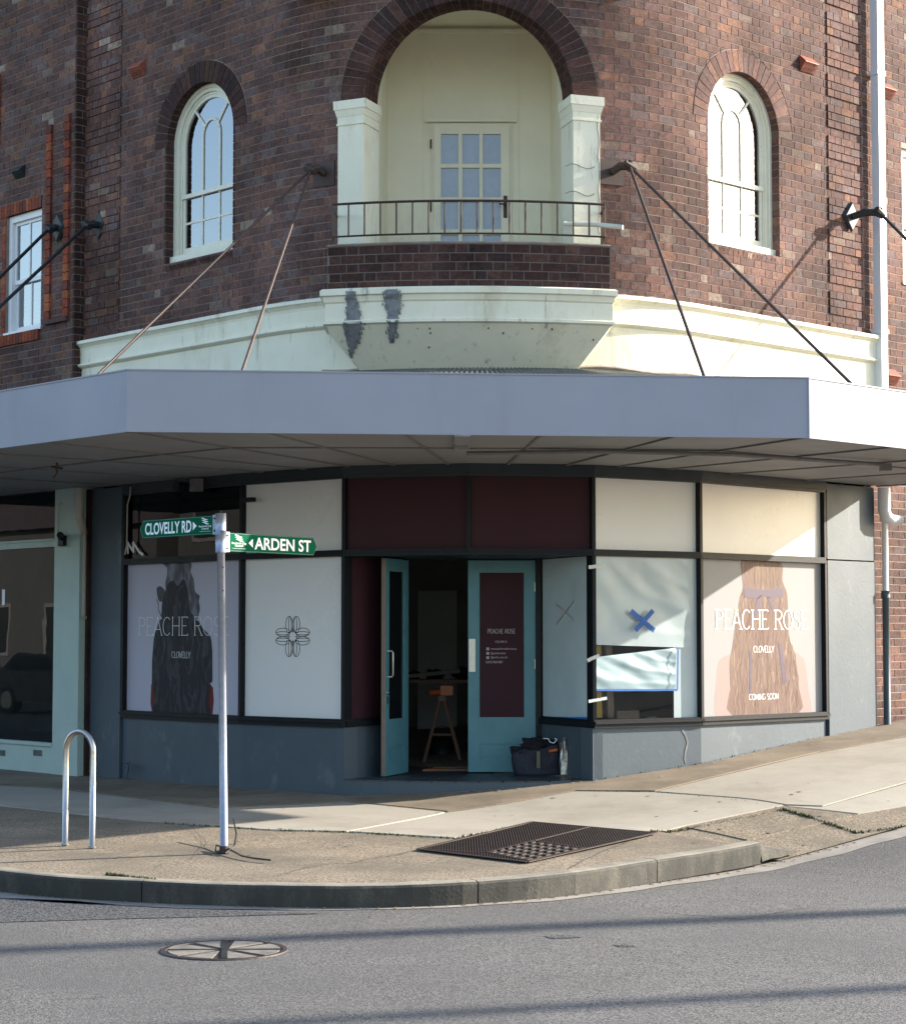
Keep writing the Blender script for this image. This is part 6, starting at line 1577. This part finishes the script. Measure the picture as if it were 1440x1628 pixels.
# ---- inside the shop
hx, hy = atY(703, 1100, 22.6)[:2]
sh_ = empty('trestle', (hx, hy, zf), 'wooden trestle standing in the dark shop behind the open door', 'trestle')
for sx in (-1, 1):
    for sy in (-.25, .25):
        m = MB(); m.tube([(hx + sx * .02, hy + sy, zf + .72), (hx + sx * .21, hy + sy, zf)], .02, 6); m.build('leg', M['wood'], sh_)
m = MB(); m.box(hx - .04, hx + .04, hy - .4, hy + .4, zf + .70, zf + .76); m.build('beam', M['wood'], sh_)
m = MB(); m.tube([(hx - .12, hy - .25, zf + .33), (hx + .12, hy - .25, zf + .33)], .014, 6); m.build('brace', M['wood'], sh_)
m = MB(); m.box(hx - .02, hx + .12, hy - .36, hy - .2, zf + .765, zf + .87); m.tube([(hx - .02, hy - .28, zf + .8), (hx - .14, hy - .28, zf + .79)], .03, 8); thing1(m, 'power_tool', M['orange'], 'orange power tool on the trestle inside the doorway', 'power tool')
wbn = empty('workbench', (hx + .1, 24.2, zf), 'long cluttered workbench at the back of the dark shop', 'workbench')
m = MB(); m.box(hx - .9, hx + .9, 23.9, 24.5, zf + .86, zf + .9); m.build('bench_top', M['wood'], wbn)
for sx in (-.8, .8):
    for yy in (23.95, 24.45): m = MB(); m.box(hx + sx - .03, hx + sx + .03, yy - .03, yy + .03, zf, zf + .86); m.build('leg', M['wood'], wbn)
m = MB(); m.tube([(hx - .5, 24.0, zf + .93), (hx + .2, 24.1, zf + 1.0)], .025, 8); thing1(m, 'pipe_length', M['pipeB'], 'pale length of pipe lying on the workbench', 'pipe')
for i, (dx, s_) in enumerate(((-.35, .08), (-.1, .1), (.25, .12))): lump(hx + dx, 24.2, zf + .9 + s_ * .5, s_, s_, s_ * .7, 20 + i, M['cloth'], 'rag', None, ['crumpled dark rag at the left end of the workbench', 'crumpled dark rag in the middle of the workbench', 'larger crumpled dark rag at the right of the workbench'][i], 'rag')
for i in range(3):
    y = 21.25 + i * .4; m = MB(); m.tube([(-.4 + rnd.random() * .3, y, zf + .012), (.3 + rnd.random() * .5, y + rnd.uniform(-.15, .15), zf + .012)], .010 + .006 * rnd.random(), 6)
    tag(m.build('timber_offcut', M['wood']), ['thin timber offcut on the shop floor nearest the door', 'thin timber offcut lying across the floor before the trestle', 'thin timber offcut on the floor farthest inside the shop'][i], 'offcut', 'offcuts on the shop floor')

# ================================================================ across the streets: what the glass reflects and the road shadows come from
def utility_pole(x, y, h, r, label):
    z = gr(x, y); e = empty('utility_pole', (x, y, z), label, 'utility pole', 'utility poles across the side street')
    m = MB(); m.tube([(x, y, z - .3), (x, y, z + h)], [r, r * .7], 14); m.build('pole', M['timber'], e, True)
    m = MB(); m.box(x - .06, x + .06, y - 1.1, y + 1.1, z + h - .5, z + h - .38); m.build('crossarm', M['timber'], e)
    for k in (-1, -.4, .4, 1): m = MB(); m.tube([(x, y + k, z + h - .38), (x, y + k, z + h - .24)], [.03, .045], 8); m.build('insulator', M['terra'], e)
tanA = math.tan(SUN_AZ)
utility_pole(27, 12.8 + 27 * tanA, 14.5, .19, 'thick timber utility pole across the side street, further from the crossing')
utility_pole(26, 10.05 + 26 * tanA, 14.5, .13, 'slim timber utility pole across the side street, nearer the crossing')
def terrace(frm, depth, h, n, label):
    e = empty('terrace_house', (*frm.p(frm.L / 2, 0)[:2], 0), label, 'terrace')
    m = MB(); m.fbox(frm, 0, frm.L, -.6, h, -depth, 0); m.build('wall', M['farwall'], e)
    m = MB(); m.hexa([frm.p(-.2, h, -depth - .2), frm.p(frm.L + .2, h, -depth - .2), frm.p(frm.L + .2, h, .3), frm.p(-.2, h, .3)][::-1], [frm.p(.6, h + 1.4, -depth / 2 - .3), frm.p(frm.L - .6, h + 1.4, -depth / 2 - .3), frm.p(frm.L - .6, h + 1.4, -depth / 2 + .3), frm.p(.6, h + 1.4, -depth / 2 + .3)][::-1]); fix_normals(m.build('roof', M['farroof'], e))
    for k in range(n):
        for z in (1.0, 4.0):
            if z + 1.6 > h: continue
            u = frm.L * (k + .5) / n; m = MB(); m.fbox(frm, u - .6, u + .6, z, z + 1.5, 0.001, .03); w = m.build('window', M['strip'], e)
            m = MB(); m.fbox(frm, u - .5, u + .5, z + .1, z + 1.4, .0305, .035); m.build('pane', M['carglass'], w)
# Clovelly Rd far side: a line parallel to the left wall, 20 m out
oL = lambda t, d: (K[0] + uL[0] * t + nL[0] * d, K[1] + uL[1] * t + nL[1] * d)
for k, (t0, t1, h) in enumerate(((2, 16, 5.0), (17, 30, 6.2), (31, 46, 4.6))):
    terrace(Frame(oL(t0, 18), oL(t1, 18)), 9, h, 5, ['low rendered terrace facing the corner across the main road', 'taller rendered terrace across the main road', 'farthest low terrace across the main road'][k])
def parked_car(t, d, label, s=1.):
    o = oL(t, d); fr = Frame(oL(t - 2.2, d), oL(t + 2.2, d)); z = gr(*o); e = empty('parked_car', (o[0], o[1], z), label, 'car', 'cars parked across the main road'); W = 1.75; L = fr.L
    sec = [(0, .35), (.05, .75), (.5, .92), (1.15, 1.0), (1.75, 1.42), (3.1, 1.45), (3.85, 1.02), (4.3, .9), (4.4, .6), (4.4, .3), (0, .3)]
    m = MB(); m.prism([fr.p(u, z + zz, -W) for u, zz in sec], [fr.p(u, z + zz, 0) for u, zz in sec]); fix_normals(m.build('body', M['carpaint'], e))
    m = MB(); gsn = [(1.3, 1.03), (1.82, 1.36), (3.05, 1.39), (3.65, 1.03)]; m.prism([fr.p(u, z + zz, .0) for u, zz in gsn], [fr.p(u, z + zz, .004) for u, zz in gsn]); m.build('side_window', M['carglass'], e)
    for u in (.85, 3.55):
        m = MB(); m.tube([fr.p(u, z + .32, -.2), fr.p(u, z + .32, .02)], .32, 20); wq = m.build('wheel', M['tyre'], e); m = MB(); m.tube([fr.p(u, z + .32, .02), fr.p(u, z + .32, .03)], .2, 14); m.build('rim', M['stainless'], wq)
parked_car(27.6, 12.6, 'dark hatchback parked across the main road, nearer the crossing'); parked_car(33.2, 12.6, 'dark hatchback parked across the main road, further along')

# more of the fit-out clutter inside
def leaning(x, w, h, y, lean, mt, label):
    m = MB(); m.hexa([(x, y - lean, zf), (x + w, y - lean, zf), (x + w, y - lean + .03, zf), (x, y - lean + .03, zf)], [(x, y, zf + h), (x + w, y, zf + h), (x + w, y + .03, zf + h), (x, y + .03, zf + h)]); return thing1(m, 'plaster_board', mt, label, 'board')
leaning(-.45, .5, 2.0, 25.9, .25, M['insideW'], 'pale plaster board leaning on the back wall of the shop, left')
leaning(.55, .35, 1.5, 25.9, .2, M['wood'], 'brown timber board leaning on the back wall of the shop, right')
bx_, by_ = -.12, 23.0
bu = empty('bucket', (bx_, by_, zf), 'dark bucket on the shop floor left of the trestle', 'bucket')
m = MB(); m.tube([(bx_, by_, zf), (bx_, by_, zf + .26)], [.10, .13], 18); m.build('tub', M['ironD'], bu, True)
m = MB(); m.tube([(bx_ - .13, by_, zf + .25), (bx_ - .1, by_, zf + .36), (bx_, by_, zf + .4), (bx_ + .1, by_, zf + .36), (bx_ + .13, by_, zf + .25)], .004, 6); m.build('handle', M['ironD'], bu)
m = MB(); m.tube(catmull3([(-.3, 21.4, zf + .01), (.0, 21.7, zf + .01), (.35, 21.5, zf + .01), (.5, 21.9, zf + .01), (.2, 22.2, zf + .01)]), .008, 6); thing1(m, 'extension_lead', M['orange'], 'orange power cord snaking over the shop floor inside the doorway', 'cord')
m = MB(); m.tube([(.35, 25.9, 3.3), (.35, 25.9, 1.6)], .012, 6); m.tube([(-.6, 25.6, 2.9), (1.6, 25.6, 2.8)], .03, 8); thing1(m, 'ceiling_conduit', M['pipeB'], 'pale conduit run along the back of the dark shop near the ceiling', 'conduit')
